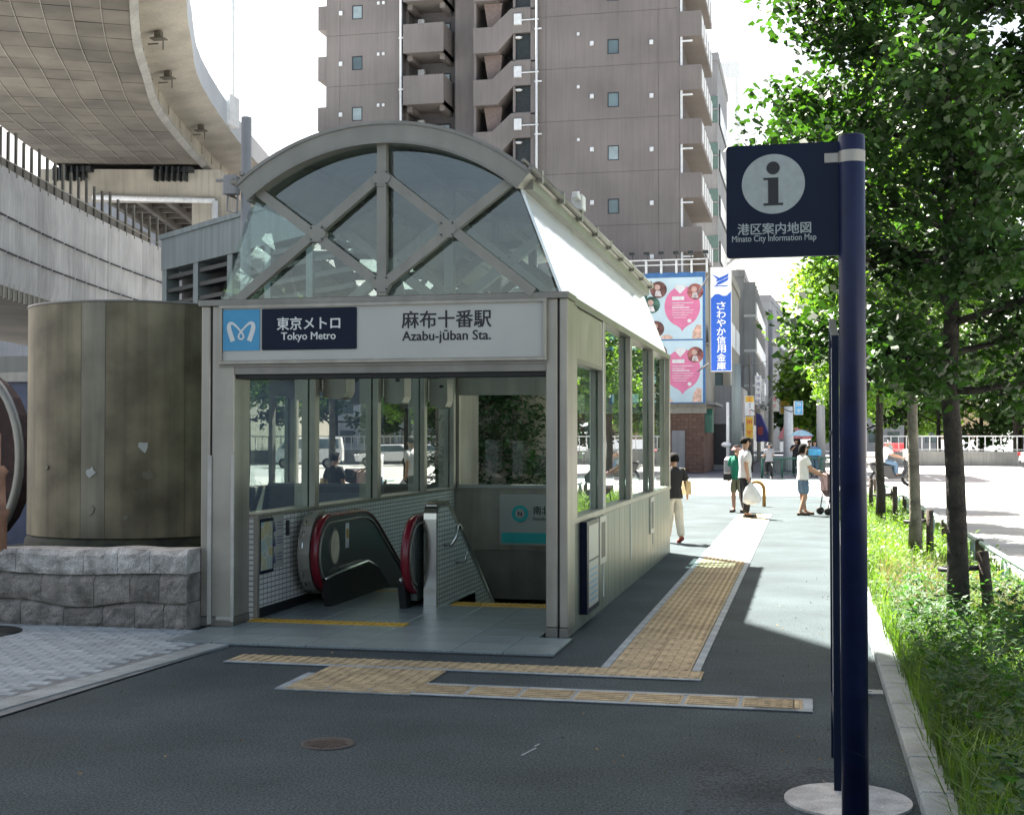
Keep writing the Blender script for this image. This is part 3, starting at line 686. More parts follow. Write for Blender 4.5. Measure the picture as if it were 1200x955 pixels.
# ---- back wall with window and void below
bw = MB(); bw.box(-5.0, 18.6, .1, -2.2, 18.72, 1.0); bw.box(-5.0, 18.6, -.6, -2.2, 18.72, .093, 1); bw.box(-5.0, 18.6, 2.33, -2.2, 18.72, 2.95); bw.box(-5.0, 18.6, 1.0, -4.93, 18.72, 2.33); bw.box(-2.26, 18.6, 1.0, -2.2, 18.72, 2.33)
bw.box(-5.0, 18.57, .99, -2.2, 18.6, 1.04, 2)
bw.build('back_wall', [M['steel'], M['steeldk'], M['signw']], S)
MB().add([(-4.93, 18.66, 1.0), (-2.26, 18.66, 1.0), (-2.26, 18.66, 2.33), (-4.93, 18.66, 2.33)], [(0, 1, 2, 3)]).build('window_pane', glass('rear_glass', (.9, .96, .94), 1.35), S)
vd = MB(); vd.box(-5.2, 18.72, -.6, -2.19, 25, -.5); vd.box(-5.2, 13.2, -4.6, -2.19, 25, -4.5); vd.box(-5.2, 25, -4.6, -2.19, 25.1, -.5); vd.box(-5.21, 18.6, -4.6, -5.2, 25, -.5); vd.box(-2.19, 19.85, -4.6, -2.18, 25, -.5); vd.box(-5.2, 13.1, -4.6, -2.19, 13.19, -.02)
vd.build('stairwell_shaft', M['steeldk'], S)
ns = MB(); ns.box(-4.3, 18.5, .18, -2.7, 18.6, .9); nso = ns.build('line_sign', M['signw'], S)
ns = MB(); ns.box(-4.27, 18.49, .21, -2.73, 18.4999, .36); ns.build('colour_band', mat('line_teal', (.02, .42, .42), .4, var=.03), nso)
ns = MB(); ns.prism([(-4.0 + .12 * math.cos(R(a)), .63 + .12 * math.sin(R(a))) for a in range(0, 360, 12)], 'y', 18.488, 18.4999); ns.prism([(-4.0 + .07 * math.cos(R(a)), .63 + .07 * math.sin(R(a))) for a in range(0, 360, 15)], 'y', 18.484, 18.4881, 1); ns.build('line_symbol', [MATS['line_teal'], M['signw']], nso)
fit('lettering', 'N', .06, M['ink'], nso, (-4.0, 18.482, .63), bold=.03)
fit('lettering', '南北線', .38, M['ink'], nso, (-3.62, 18.497, .68), bold=.02); fit('lettering', 'Namboku Line', .42, M['ink'], nso, (-3.6, 18.497, .56), bold=.01)
# ---- stairs, partition, handrail
sr = MB()
for k in range(20):
    y = 13.2 + k * .29; z = -.16 * (k + 1)
    sr.box(-3.6, y, z - .3, -2.2, y + .29, z); sr.box(-3.6, y, z, -2.2, y + .05, z + .004, 1)
sr.build('stairs', [M['floor'], M['tacin']], S)
pt_ = MB(); pt_.prism([(12.72, .012), (12.72, 1.04), (13.12, 1.04), (20, -3.3), (20, -4.4), (13.2, -4.4), (13.2, .012)], 'x', -3.71, -3.6)
pt_.build('partition_wall', TILE, S)
cap = MB(); prof = [(12.67, 0.012)] + [(12.67, .2), (12.67, .9)] + [(12.67 + .16 - .16 * math.cos(R(a)), .92 + .15 * math.sin(R(a))) for a in (15, 35, 55, 75, 90)] + [(13.13, 1.07), (13.3, .97), (20, -3.24)]
vs = []; 
for y, z in prof: vs += [(-3.72, y, z), (-3.59, y, z)]
for i, (y, z) in enumerate(prof):
    p0 = Vector(prof[max(i - 1, 0)]); p1 = Vector(prof[min(i + 1, len(prof) - 1)]); d = (p1 - p0).normalized(); q = Vector((y, z)) + Vector((d.y, -d.x)) * .05; vs += [(-3.72, q.x, q.y), (-3.59, q.x, q.y)]
k = len(prof); fs = []
for i in range(k - 1):
    a = 2 * i; c_ = 2 * k + 2 * i
    fs += [(a, a + 1, a + 3, a + 2), (c_, c_ + 2, c_ + 3, c_ + 1), (a, a + 2, c_ + 2, c_), (a + 1, c_ + 1, c_ + 3, a + 3)]
cap.add(vs, fs); cap.build('steel_capping', M['chrome'], S)
hr = MB(); hr.tube([(-3.6, 13.0, .62), (-3.52, 13.0, .63), (-3.48, 13.02, .7), (-3.48, 13.05, .8), (-3.48, 13.12, .82), (-3.48, 13.3, .72), (-3.48, 20, -3.5)], .02, 10)
for y in (13.45, 14.6, 15.8): hr.tube([(-3.6, y, .5 - (y - 13.3) * .63), (-3.5, y, .5 - (y - 13.3) * .63), (-3.48, y, .62 - (y - 13.3) * .63)], .012, 6)
hr.build('stair_handrail', M['chrome'], S)
# ---- escalator
E_ = thing('escalator', 'escalator with red handrails going down between tiled walls', 'escalator')
EL = .62
def balus(xc, nm):
    cz, cy, r = .55, 12.62, .36
    top = cz + r
    path = [(cy + .05 + r * math.cos(R(a)), cz + r * math.sin(R(a))) for a in range(255, 89, -15)]
    path += [(13.6, top), (13.8, top - .015), (14.0, top - .07), (14.2, top - .17), (19.5, top - .17 - 5.3 * EL)]
    inner = [(y, z - .0) for y, z in path]
    poly = [(y, z) for y, z in path] + [(19.5, top - 1.1 - 5.3 * EL), (14.3, -.18), (13.9, .05), (12.6, .1)]
    b_ = MB(); b_.prism(poly, 'x', xc - .03, xc + .03); b_.build('balustrade_panel', mat('escalator_panel', (.16, .18, .17), .25, .5, var=.06, scale=1), E_)
    hb_ = MB(); vs = []; K = len(path)
    prf = [(-.04, 0), (-.042, .018), (-.028, .034), (.028, .034), (.042, .018), (.04, 0)]
    for i, (y, z) in enumerate(path):
        p0 = Vector(path[max(i - 1, 0)]); p1 = Vector(path[min(i + 1, K - 1)]); d = (p1 - p0).normalized(); nn = Vector((-d.y, d.x))
        for u, v in prf: vs.append((xc + u, y + nn.x * v, z + nn.y * v))
    fs = []
    for i in range(K - 1):
        for j in range(5): fs.append((i * 6 + j, i * 6 + j + 1, (i + 1) * 6 + j + 1, (i + 1) * 6 + j))
    hb_.add(vs, fs, 0, True); hb_.build('handrail', M['red'], E_)
    ed = MB(); ed.tube([(xc + .036, y + .0, z - .055) if i > 9 else (xc + .036, cy + .05 + (r - .05) * math.cos(R(255 - 15 * i)), cz + (r - .05) * math.sin(R(255 - 15 * i))) for i, (y, z) in enumerate(path)], .012, 6); ed.build('edge_trim', M['steel'], E_)
    return cy, cz
balus(-4.73, 'l'); balus(-3.8, 'r')
ds = MB(); ds.prism([(12.78 + .11 * math.cos(R(a)), .6 + .17 * math.sin(R(a))) for a in range(0, 360, 15)], 'x', -4.7, -4.684); ds.prism([(12.78 + .14 * math.cos(R(a)), .6 + .2 * math.sin(R(a))) for a in range(0, 360, 15)], 'x', -4.7, -4.69, 1)
ds.build('round_indicator', [mat('ivory_plate', (.75, .68, .5), .5), M['steeldk']], E_)
nb = MB(); nb.tube([(-4.86, 12.66 + .36 * math.cos(R(a)), .56 + .4 * math.sin(R(a))) for a in range(270, 80, -15)], .02, 6); nb.prism([(12.66 + .38 * math.cos(R(a)), .56 + .42 * math.sin(R(a))) for a in range(80, 281, 20)] , 'x', -4.9, -4.78, 1); nb.build('newel_housing', [M['chrome'], M['steel']], E_)
for xc in (-4.66, -3.88):
    k_ = MB(); k_.prism([(12.5, .02), (12.42, .3), (13.2, .34), (13.7, .36), (14.0, .28), (14.2, .16), (19.5, .16 - 5.3 * EL), (19.5, -.3 - 5.3 * EL), (14.2, -.3), (13.9, .02)], 'x', xc - .035, xc + .035); k_.build('skirt', M['black'], E_)
    k_ = MB(); k_.tube([(xc, 12.42, .31), (xc, 13.2, .35), (xc, 13.7, .37), (xc, 14.0, .29), (xc, 14.2, .17), (xc, 19.5, .17 - 5.3 * EL)], .025, 6); k_.build('skirt_trim', M['chrome'], E_)
fp = MB(); fp.bbox(-4.62, 12.4, .03, -3.92, 13.85, .034, .001); fp.box(-4.62, 13.85, .02, -3.92, 13.95, .036, 1); fp.build('landing_plate', [M['floor'], M['tacin']], E_)
stp = MB()
for k in range(26):
    y = 13.95 + k * .2; z = .02 - max(0, k - 1) * .2 * EL
    stp.box(-4.62, y, z - .4, -3.92, y + .2, z)
stp.build('steps', M['dark'], E_)
lb = MB(); lb.box(-4.7, 13.12, .56, -4.697, 13.22, .82); lb.box(-4.6965, 13.135, .66, -4.696, 13.205, .76, 1); tag(lb.build('safety_sticker', [M['whitepaint'], M['tacin']], E_))
# ---- notices
mp = thing('map_board', 'small street map in a navy frame on the tiled wall inside the entrance', 'map board')
b = MB(); b.box(-4.998, 11.505, .44, -4.96, 11.83, .95); b.build('frame', M['navy'], mp)
MP = bpy.data.materials.new('map_print'); MP.use_nodes = True
n = MP.node_tree.nodes; l = MP.node_tree.links
vo = n.new('ShaderNodeTexVoronoi'); vo.feature = 'DISTANCE_TO_EDGE'; vo.inputs['Scale'].default_value = 9; tc = n.new('ShaderNodeTexCoord'); l.new(tc.outputs['Object'], vo.inputs[0])
v2 = n.new('ShaderNodeTexVoronoi'); v2.inputs['Scale'].default_value = 9; l.new(tc.outputs['Object'], v2.inputs[0])
cr_ = n.new('ShaderNodeValToRGB'); l.new(v2.outputs['Color'], cr_.inputs[0]); cr_.color_ramp.elements[0].color = (.3, .42, .45, 1); cr_.color_ramp.elements[1].color = (.42, .45, .38, 1); e = cr_.color_ramp.elements.new(.85); e.color = (.5, .42, .2, 1)
mr_ = n.new('ShaderNodeMapRange'); mr_.inputs[1].default_value = .02; mr_.inputs[2].default_value = .035; l.new(vo.outputs['Distance'], mr_.inputs[0])
mx_ = n.new('ShaderNodeMix'); mx_.data_type = 'RGBA'; l.new(mr_.outputs[0], mx_.inputs[0]); mx_.inputs[6].default_value = (.6, .62, .6, 1); l.new(cr_.outputs[0], mx_.inputs[7]); l.new(mx_.outputs[2], n['Principled BSDF'].inputs['Base Color'])
b = MB(); b.box(-4.96, 11.53, .47, -4.957, 11.80, .92); b.build('map_sheet', MP, mp)
nn = thing('notice_sheet', 'white notice with dark figures beside the map on the tiled wall', 'notice')
b = MB(); b.box(-4.998, 11.85, .46, -4.985, 12.14, .97); b.build('sheet', M['signw'], nn)
b = MB()
for k, z in enumerate((.86, .72, .56)):
    b.prism([(11.89, z - .05), (11.91, z + .05), (11.94, z - .05)], 'x', -4.985, -4.982)
    for j in range(3): b.box(-4.985, 11.97, z - .03 + j * .03, -4.983, 12.11, z - .022 + j * .03)
b.build('print', mat('print_violet', (.1, .08, .2), .6), nn)
b = MB(); b.bbox(-4.998, 12.22, .75, -4.975, 12.27, .9, .004); tag(b.build('call_button', M['dark']), 'small dark switch plate on the tiles above the escalator newel', 'switch')
nb2 = thing('notice_board', 'tall navy framed notice board on the outside of the station side wall', 'notice board')
b = MB(); b.bbox(-1.999, 11.78, .12, -1.93, 12.5, .95, .006); b.build('frame', M['navy'], nb2)
b = MB(); b.box(-1.93, 11.86, .17, -1.927, 12.42, .58); b.box(-1.93, 11.86, .6, -1.927, 12.42, .91); b.build('sheet', M['signw'], nb2)
b = MB()
for k in range(6): b.box(-1.927, 11.92, .22 + k * .055, -1.9262, 12.36, .235 + k * .055)
b.build('print', M['signblue'], nb2)
# ---- stone planter and steel drum
pw = thing('stone_wall', 'low rough granite wall in front of the big steel drum', 'stone wall')
b = MB(); b.box(-9.4, 10.98, 0, -5.4, 11.5, .62); b.build('mortar_core', M['joint'], pw)
def wallx(px): return at(px, 690, 10.9 / math.cos(0) ).x
def stone(x0, x1, z0, z1, m, yb=10.84, rough=.02, sk=0.):
    "one quarried block with an uneven face, built as a displaced grid"
    nx, nz = 7, 5; V = []; 
    for j in range(nz + 1):
        for i in range(nx + 1):
            u = i / nx; v = j / nz; e = min(u, 1 - u, v, 1 - v)
            x = x0 + (x1 - x0) * u + sk * (v - .5) * .06
            za, zb_ = z0(x), z1(x); z = za + (zb_ - za) * v
            if e > .01: x += random.uniform(-1, 1) * .012; z += random.uniform(-1, 1) * .01
            y = yb - (0.012 if e > .01 else 0) - random.uniform(0, rough) * (1 if e > .01 else .5) + (.035 if v > .99 else 0)
            V.append((x, y, z))
    o = len(V); W = nx + 1
    F = [(j * W + i, j * W + i + 1, (j + 1) * W + i + 1, (j + 1) * W + i) for j in range(nz) for i in range(nx)]
    V += [(x0, 11.2, z0(x0)), (x1, 11.2, z0(x1)), (x1, 11.2, z1(x1)), (x0, 11.2, z1(x0))]
    top = [nz * W + i for i in range(W)]; F.append(tuple(top + [o + 2, o + 3]))
    F.append(tuple([j * W for j in range(nz + 1)] + [o + 3, o])); F.append(tuple([o + 1, o + 2] + [j * W + nx for j in reversed(range(nz + 1))])); F.append(tuple([o, o + 1] + [i for i in reversed(range(W))]))
    b_ = MB(); b_.add(V, F, 0, False); return b_.build('stone', m, pw)
X = lambda px: -5.36 - (236 - px) * .00865
xs_ = {0: [-260, -190, -100, -60, 4, 46, 96, 141, 178, 210, 236], 1: [-260, -180, -120, -40, 16, 70, 131, 172, 205, 236], 2: [-260, -200, -110, -50, 1, 40, 119, 158, 194, 236]}
c1 = lambda x: .235 + .035 * math.sin(2.3 * x + .6) + .018 * math.sin(6.1 * x); c2 = lambda x: .485 + .014 * math.sin(3.1 * x); c3 = lambda x: .70 + .010 * math.sin(7 * x) + .012 * math.sin(2 * x)
hz = [(lambda x: .004, lambda x: c1(x) - .003), (lambda x: c1(x) + .003, lambda x: c2(x) - .003), (lambda x: c2(x) + .003, c3)]
for c_ in range(3):
    for a, b_ in zip(xs_[c_][:-1], xs_[c_][1:]):
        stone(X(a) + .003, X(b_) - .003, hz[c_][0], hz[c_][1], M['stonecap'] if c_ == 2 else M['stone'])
so = MB(); so.box(-9.4, 11.2, .3, -5.4, 17, .42); st(so.build('planter_soil', M['joint']))
Dc = at(165, 514, 15.0); DX, DY = Dc.x, Dc.y
dr_ = thing('steel_drum', 'huge weathered cylindrical steel vent drum behind the stone wall', 'vent drum', (DX, DY, 0))
b = MB(); rr = 1.21
def cyl_arc(b, r, z0, z1, a0, a1, n, mi):
    vs = []; 
    for i in range(n + 1):
        a = a0 + (a1 - a0) * i / n; vs += [(r * math.cos(a), r * math.sin(a), z0), (r * math.cos(a), r * math.sin(a), z1)]
    b.add(vs, [(2 * i, 2 * i + 2, 2 * i + 3, 2 * i + 1) for i in range(n)], mi, True)
face = math.atan2(-DY, -DX)          # towards the camera
plates = [(-1.75, -.52, 0, 0), (-.52, -.30, 1, .002), (-.30, .38, 0, .003), (.38, 1.6, 0, 0), (1.6, 3.0, 0, 0), (3.0, 4.533, 0, 0)]
for a0, a1, mi, dr2 in plates:
    q = MB(); cyl_arc(q, rr + dr2, .66, 3.13, face + a0, face + a1 - .004, 22, 0); q.build('steel_plate', M['drumside'] if mi else M['drum'], dr_)
b = MB(); b.lathe([(rr - .05, .3), (rr - .05, 3.1)], 48, cap=False); b.lathe([(rr - .02, 3.128), (rr + .008, 3.128), (rr + .008, 3.15), (rr - .03, 3.15)], 64, mi=1, cap=True); b.build('drum_core', [M['black'], M['steeldk']], dr_)
b = MB(); b.lathe([(rr - .03, .32), (rr + .03, .5), (rr + .02, .6), (rr - .02, .66)], 64, cap=False); b.build('base_ring', mat('recess_shade', (.03, .03, .012), .7, var=.5, scale=6), dr_)  # near-black colour puts the shade of the recess under the drum into the ring
for k, (a, z, s_) in enumerate(((-.42, 1.35, .05), (-.42, .95, .045), (.02, 1.62, .06), (.06, 1.32, .05), (-.12, .88, .03), (.62, 1.28, .06), (-.9, 1.4, .03))):
    q = MB(); c_ = Vector(((rr + .006) * math.cos(face + a), (rr + .006) * math.sin(face + a), z)); ta = Vector((-math.sin(face + a), math.cos(face + a), 0)); nr = Vector((math.cos(face + a), math.sin(face + a), 0))
    pts = [c_ + ta * s_ * random.uniform(.6, 1.2) * math.cos(R(t)) + Vector((0, 0, 1)) * s_ * random.uniform(.6, 1.3) * math.sin(R(t)) for t in range(0, 360, 36)]
    q.add(pts + [p + nr * .008 for p in pts], [tuple(range(10, 20))] + [(i, (i + 1) % 10, 10 + (i + 1) % 10, 10 + i) for i in range(10)]); q.build('paint_patch', M['signw'] if k in (0, 2) else M['drumside'], dr_)
# ================================================================ elevated roads at the left
outer = [(-40.5, 108), (-38.0, 97), (-35.6, 87), (-33.4, 78.5), (-31.2, 69), (-28.0, 57.8), (-25.4, 51.5), (-23.1, 46.4), (-19.0, 38.8), (-14.2, 31.2), (-9.3, 23.6), (-3.9, 13.4), (1.5, 3.2), (7, -8), (13, -22)]
def smooth(P, n=4):
    out = []
    for i in range(len(P) - 1):
        p0, p1, p2, p3 = P[max(i - 1, 0)], P[i], P[i + 1], P[min(i + 2, len(P) - 1)]
        for k in range(n):
            t = k / n; out.append(tuple(.5 * ((2 * p1[a]) + (-p0[a] + p2[a]) * t + (2 * p0[a] - 5 * p1[a] + 4 * p2[a] - p3[a]) * t * t + (-p0[a] + 3 * p1[a] - 3 * p2[a] + p3[a]) * t ** 3) for a in (0, 1)))
    out.append(P[-1]); return out
OU = [Vector((p[0], p[1], 0)) for p in smooth(outer)]
NO = []
for i, p in enumerate(OU):
    d = (OU[min(i + 1, len(OU) - 1)] - OU[max(i - 1, 0)]).normalized(); NO.append(Vector((d.y, -d.x, 0)))   # away from the street, to the left
NO = [n_ if n_.x < 0 else -n_ for n_ in NO]
def strip(b, o1, z1, o2, z2, i0=0, i1=None, mi=0, smooth_=False):
    i1 = i1 or len(OU) - 1; vs = []
    for i in range(i0, i1 + 1):
        a = OU[i] + NO[i] * o1; c_ = OU[i] + NO[i] * o2; vs += [(a.x, a.y, z1), (c_.x, c_.y, z2)]
    b.add(vs, [(2 * k, 2 * k + 1, 2 * k + 3, 2 * k + 2) for k in range(i1 - i0)], mi, smooth_)
ZS = 17.0
UP = thing('elevated_road', 'curved elevated expressway deck with panelled underside sweeping over the upper left', 'elevated road')
b = MB()
strip(b, 0, 18.5, 0, 19.75, mi=0); strip(b, 0, 19.75, .25, 19.75); strip(b, .25, 19.75, .25, 18.9); strip(b, 0, 18.5, 2.0, 18.2, mi=1); strip(b, 12.1, 18.5, 12.1, 19.75); strip(b, 10.1, 18.2, 12.1, 18.5); strip(b, .25, 18.9, 11.9, 18.9); strip(b, 11.9, 18.9, 11.9, 19.75); strip(b, 11.9, 19.75, 12.1, 19.75)
b.build('parapet', [M['palewall'], M['cream']], UP)
b = MB(); strip(b, 2.0, 18.2, 2.0, 17.05); strip(b, 10.1, 17.05, 10.1, 18.2); strip(b, 2.0, 17.12, 10.1, 17.12, mi=1)
for k in range(8, len(OU) - 14):
    a = OU[k] + NO[k] * 1.98; c_ = OU[k] + NO[k] * .6; b.bar((a.x, a.y, 17.7), (a.x, a.y, 18.15), .12, .1)
b.build('girder', [M['cream'], M['seamdk']], UP)
# lip of the panelled underside
b = MB(); strip(b, 1.72, 17.12, 2.02, 16.94, 14, None); strip(b, 1.72, 17.12, 1.72, 17.2, 14, None); b.build('panel_lip', M['concrete'], UP)
# soffit panels: individually laid from the pier to where the deck passes over the frame
def interp(s):
    i = min(int(s), len(OU) - 2); t = s - i; return OU[i].lerp(OU[i + 1], t), NO[i].lerp(NO[i + 1], t).normalized()
S0 = 16.2; cnt = 0; s_ = S0; 
far_deck = MB()
while s_ < 36 and cnt < 290:
    p, n1 = interp(s_); i = int(s_); ds_ = 1.55 / (OU[i + 1] - OU[i]).length; p2, n2 = interp(s_ + ds_); p2g, n2g = interp(s_ + ds_ * .965)
    for c_ in range(8):
        a0 = 2.0 + c_ * 1.01; a1 = a0 + .985; dz = random.uniform(0, .02)
        q = [p + n1 * a0, p + n1 * a1, p2g + n2g * a1, p2g + n2g * a0]
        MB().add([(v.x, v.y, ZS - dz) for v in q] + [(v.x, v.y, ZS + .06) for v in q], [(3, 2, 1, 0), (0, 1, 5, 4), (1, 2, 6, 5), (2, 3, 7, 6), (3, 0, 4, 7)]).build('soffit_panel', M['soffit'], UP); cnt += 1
    s_ += ds_
send = s_
b = MB()
for c_ in range(9):
    a0 = 1.985 + c_ * 1.01; vs = []
    ii = S0
    while ii < send - .01:
        p, n1 = interp(ii); a = p + n1 * a0; c2 = p + n1 * (a0 + .03); vs += [(a.x, a.y, ZS - .045), (c2.x, c2.y, ZS - .045)]; ii += .5
    b.add(vs, [(2 * k, 2 * k + 1, 2 * k + 3, 2 * k + 2) for k in range(len(vs) // 2 - 1)])
b.build('seam_strip', M['seam'], UP)
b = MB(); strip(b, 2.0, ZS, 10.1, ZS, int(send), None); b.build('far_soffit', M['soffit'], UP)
b = MB()
for o_ in (2.4, 4.2, 6, 7.8, 9.6): strip(b, o_, 17.1, o_, 16.5, 0, 15); strip(b, o_ + .35, 17.1, o_ + .35, 16.5, 0, 15); strip(b, o_, 16.5, o_ + .35, 16.5, 0, 15)
for k in range(0, 15, 1):
    a = OU[k] + NO[k] * 2.2; c_ = OU[k] + NO[k] * 9.9; b.bar((a.x, a.y, 16.9), (c_.x, c_.y, 16.9), .3, .3)
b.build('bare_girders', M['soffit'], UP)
# pier at the panel end
p, n1 = interp(15.6); PR = thing('bridge_pier', 'cream bridge pier with crossbeam carrying the curved expressway', 'bridge pier')
a = p + n1 * .9; c_ = p + n1 * 11
b = MB(); b.bar((a.x, a.y, 16.05), (c_.x, c_.y, 16.05), 2.2, 1.5); b.build('crossbeam', M['cream'], PR)
b = MB(); a = p + n1 * 1.3; b.bar((a.x, a.y, 0), (a.x, a.y, 15.3), 2.2, 2.0, up=(0, 1, 0)); b.build('column', M['cream'], PR)
b = MB(); fr_ = (OU[16] - OU[15]).normalized() * 1.3; q = p + n1 * 1.2 + fr_; b.tube([(q.x, q.y, 0), (q.x, q.y, 15.0)], .18, 8); q2 = p + n1 * 8 + fr_; b.tube([(q.x, q.y, 15.0), (q2.x, q2.y, 15.2)], .15, 8); b.build('drain_pipe', M['whitepaint'], PR)
for o_ in (2.8, 8.4):
    b = MB(); 
    for k in range(6): q = p + n1 * (o_ + k * .33) + fr_ * .95; b.box(q.x - .05, q.y - .3, 16.1, q.x + .05, q.y + .1, 16.9)
    q = p + n1 * (o_ + .8) + fr_ * .8; b.box(q.x - 1.2, q.y - .2, 16.6, q.x + 1.2, q.y + .2, 16.9); b.build('bearing_bracket', M['dark'], PR)
# deck edge fixtures
for k in (17.5, 21.5, 25.5):
    q, n1 = interp(k); q = q + n1 * 1.2
    b = MB(); b.box(-.3, -.2, .35, .3, .2, .4); b.box(-.14, -.12, .4, .14, .12, .68); b.box(-.45, -.05, .15, .0, .0, .2); b.box(.2, -.05, -.1, .24, .0, .35)
    o = b.build('drain_bracket', M['soffit'], UP); o.location = (q.x, q.y, 17.6)
# clear noise wall posts on the parapet
b = MB(); b2 = MB()
for k in range(8, 44):
    q = OU[k] + NO[k] * .12; b.box(q.x - .03, q.y - .03, 19.7, q.x + .03, q.y + .03, 21.0)
b.build('screen_post', M['whitepaint'], UP)
strip(b2, .12, 19.75, .12, 20.9, 8, 43); b2.build('noise_screen', glass('screen_glass', (.9, .93, .93), 1.2), UP)
q, n1 = interp(16.6); b = MB(); b.tube([(q.x, q.y, 19.7), (q.x, q.y, 38)], [.13, .07], 8); tag(b.build('lamp_pole', M['palewall']), 'tall thin pole rising from the curved expressway parapet', 'pole')
b = MB(); q = OU[17]; b.box(q.x - .1, q.y - .6, 18.6, q.x + .35, q.y + .6, 20.2); tag(b.build('parapet_box', M['whitepaint']), 'white cabinet fixed outside the curved expressway parapet', 'cabinet')
# ---- lower ramp with sheeting
RA = thing('ramp_wall', 'lower ramp wall wrapped in grey sheeting panels with black ties', 'ramp')
# solve line: left end px0 at D30, right end px190 at D43
def rp(t): # t 0..1
    px = -40 + 232 * t; D = 27.5 * (43 / 27.5) ** t
    a = at(px, 514, D); return Vector((a.x, a.y, 0))
zt, zb = 7.85, 5.15
NP = 17
for k in range(NP):
    p0 = rp(k / NP); p1 = rp((k + 1) / NP); d = (p1 - p0).normalized(); nf = Vector((d.y, -d.x, 0)); nf = nf if nf.dot(-p0) > 0 else -nf
    nx, nz = 3, 8; V = []
    for j in range(nz + 1):
        for i in range(nx + 1):
            q = p0 + (p1 - p0) * (.005 + .99 * i / nx) + nf * (.02 + random.uniform(0, .06) * (1 if 0 < j < nz and 0 < i < nx else 0)); V.append((q.x, q.y, zb + (zt - zb) * j / nz))
    W = nx + 1; MB().add(V, [(j * W + i, j * W + i + 1, (j + 1) * W + i + 1, (j + 1) * W + i) for j in range(nz) for i in range(nx)], 0, False).build('sheeting_panel', M['tarp'], RA)
    b = MB()
    for z in (zb + 1.55 , zb + .75):
        q = p0 + nf * .12; q2 = p0 + (p1 - p0) * .8 + nf * .12; b.bar((q.x, q.y, z), (q2.x, q2.y, z), .04, .035)
    b.build('tie_bar', M['black'], RA)
b = MB(); P0, P1 = [rp(k / 8) for k in range(9)], []
for k in range(8):
    a, c_ = P0[k], P0[k + 1]; bk = Vector((-6, 3, 0))
    b.add([(a.x, a.y, zb - .25), (c_.x, c_.y, zb - .25), (c_.x + bk.x, c_.y + bk.y, zb - .25), (a.x + bk.x, a.y + bk.y, zb - .25), (a.x, a.y, zt - .1), (c_.x, c_.y, zt - .1), (c_.x + bk.x, c_.y + bk.y, zt - .1), (a.x + bk.x, a.y + bk.y, zt - .1)], [(3, 2, 1, 0), (4, 5, 6, 7), (0, 1, 5, 4), (2, 3, 7, 6)])
b.build('ramp_deck', M['soffit'], RA)
b = MB()
for k in range(0, 40): 
    q = rp(k / 39.); b.box(q.x - .025, q.y - .025, zb - .28, q.x + .025, q.y + .025, zb + .1)
b.build('edge_hook', M['steeldk'], RA)
FE = thing('ramp_fence', 'thin steel posts of the screen fence on top of the sheeted ramp', 'fence')
for k in range(0, 26):
    q = rp(k / 25.); b = MB(); b.box(q.x - .03, q.y - .03, zt - .1, q.x + .03, q.y + .03, zt + .85 + .1 * (k % 3 == 0)); b.build('post', M['soffit'], FE)
b = MB(); vs = []
for k in range(9): q = rp(k / 8.) + Vector((-.8, .4, 0)); vs += [(q.x, q.y, zt - .2), (q.x, q.y, zt + .62)]
b.add(vs, [(2 * k, 2 * k + 2, 2 * k + 3, 2 * k + 1) for k in range(8)]); b.build('screen', M['soffit'], FE)
b = MB(); p0, p1 = rp(0), rp(1); b.bar((p0.x, p0.y, zt + .1), (p1.x, p1.y, zt + .1), .02, .02); b.build('rail', M['steel'], FE)
# rooftops behind the ramp
o = MB(); q = at(40, 514, 110); o.box(q.x - 25, q.y, 0, q.x + 22, q.y + 12, 22.5); o.build('x', M['grey'])
bpy.data.objects['x'].name = 'grey_block'; tag(bpy.data.objects['grey_block'], 'pale grey flat roofed block far behind the sheeted ramp', 'building')
# ---- louvred plant building
LV = thing('louvred_building', 'grey green plant building with black louvre openings beside the station', 'building')
L0 = at(189, 295, 27); L1 = at(277, 270, 24.3); zl = 6.0; d = (L1 - L0); d.z = 0; d.normalize(); L0 = Vector((L0.x, L0.y, 0)); nf = Vector((d.y, -d.x, 0)); nf = nf if nf.dot(-L0) > 0 else -nf
def lvb(s0, s1, z0, z1, dep0, dep1, m, name, par=LV):
    q = [L0 + d * s0 - nf * dep0, L0 + d * s1 - nf * dep0, L0 + d * s1 - nf * dep1, L0 + d * s0 - nf * dep1]
    bb = MB(); bb.add([(v.x, v.y, z0) for v in q] + [(v.x, v.y, z1) for v in q], [(3, 2, 1, 0), (4, 5, 6, 7), (0, 1, 5, 4), (1, 2, 6, 5), (2, 3, 7, 6), (3, 0, 4, 7)]); return bb.build(name, m, par)
LL = 7.4
lvb(0, LL, 5.12, zl - .25, 0, 1.2, M['louvre'], 'parapet'); lvb(-.05, LL, zl - .25, zl - .15, -.04, 1.2, M['louvre'], 'coping')
lvb(0, LL, 0, 3.2, 0, .4, M['louvre'], 'wall'); lvb(0, LL, 0, 5.12, .45, 3, M['black'], 'core')  # core coloured black to stand in for the shade behind the louvre blades
x_ = 0
for k in range(5):
    lvb(k * 1.5, k * 1.5 + .22, 3.2, 5.12, .02, .3, M['louvre'], 'pilaster')
    for j in range(7): lvb(k * 1.5 + .22, k * 1.5 + 1.5, 3.3 + j * .27, 3.38 + j * .27, .04, .3, M['dark'], 'louvre_blade')
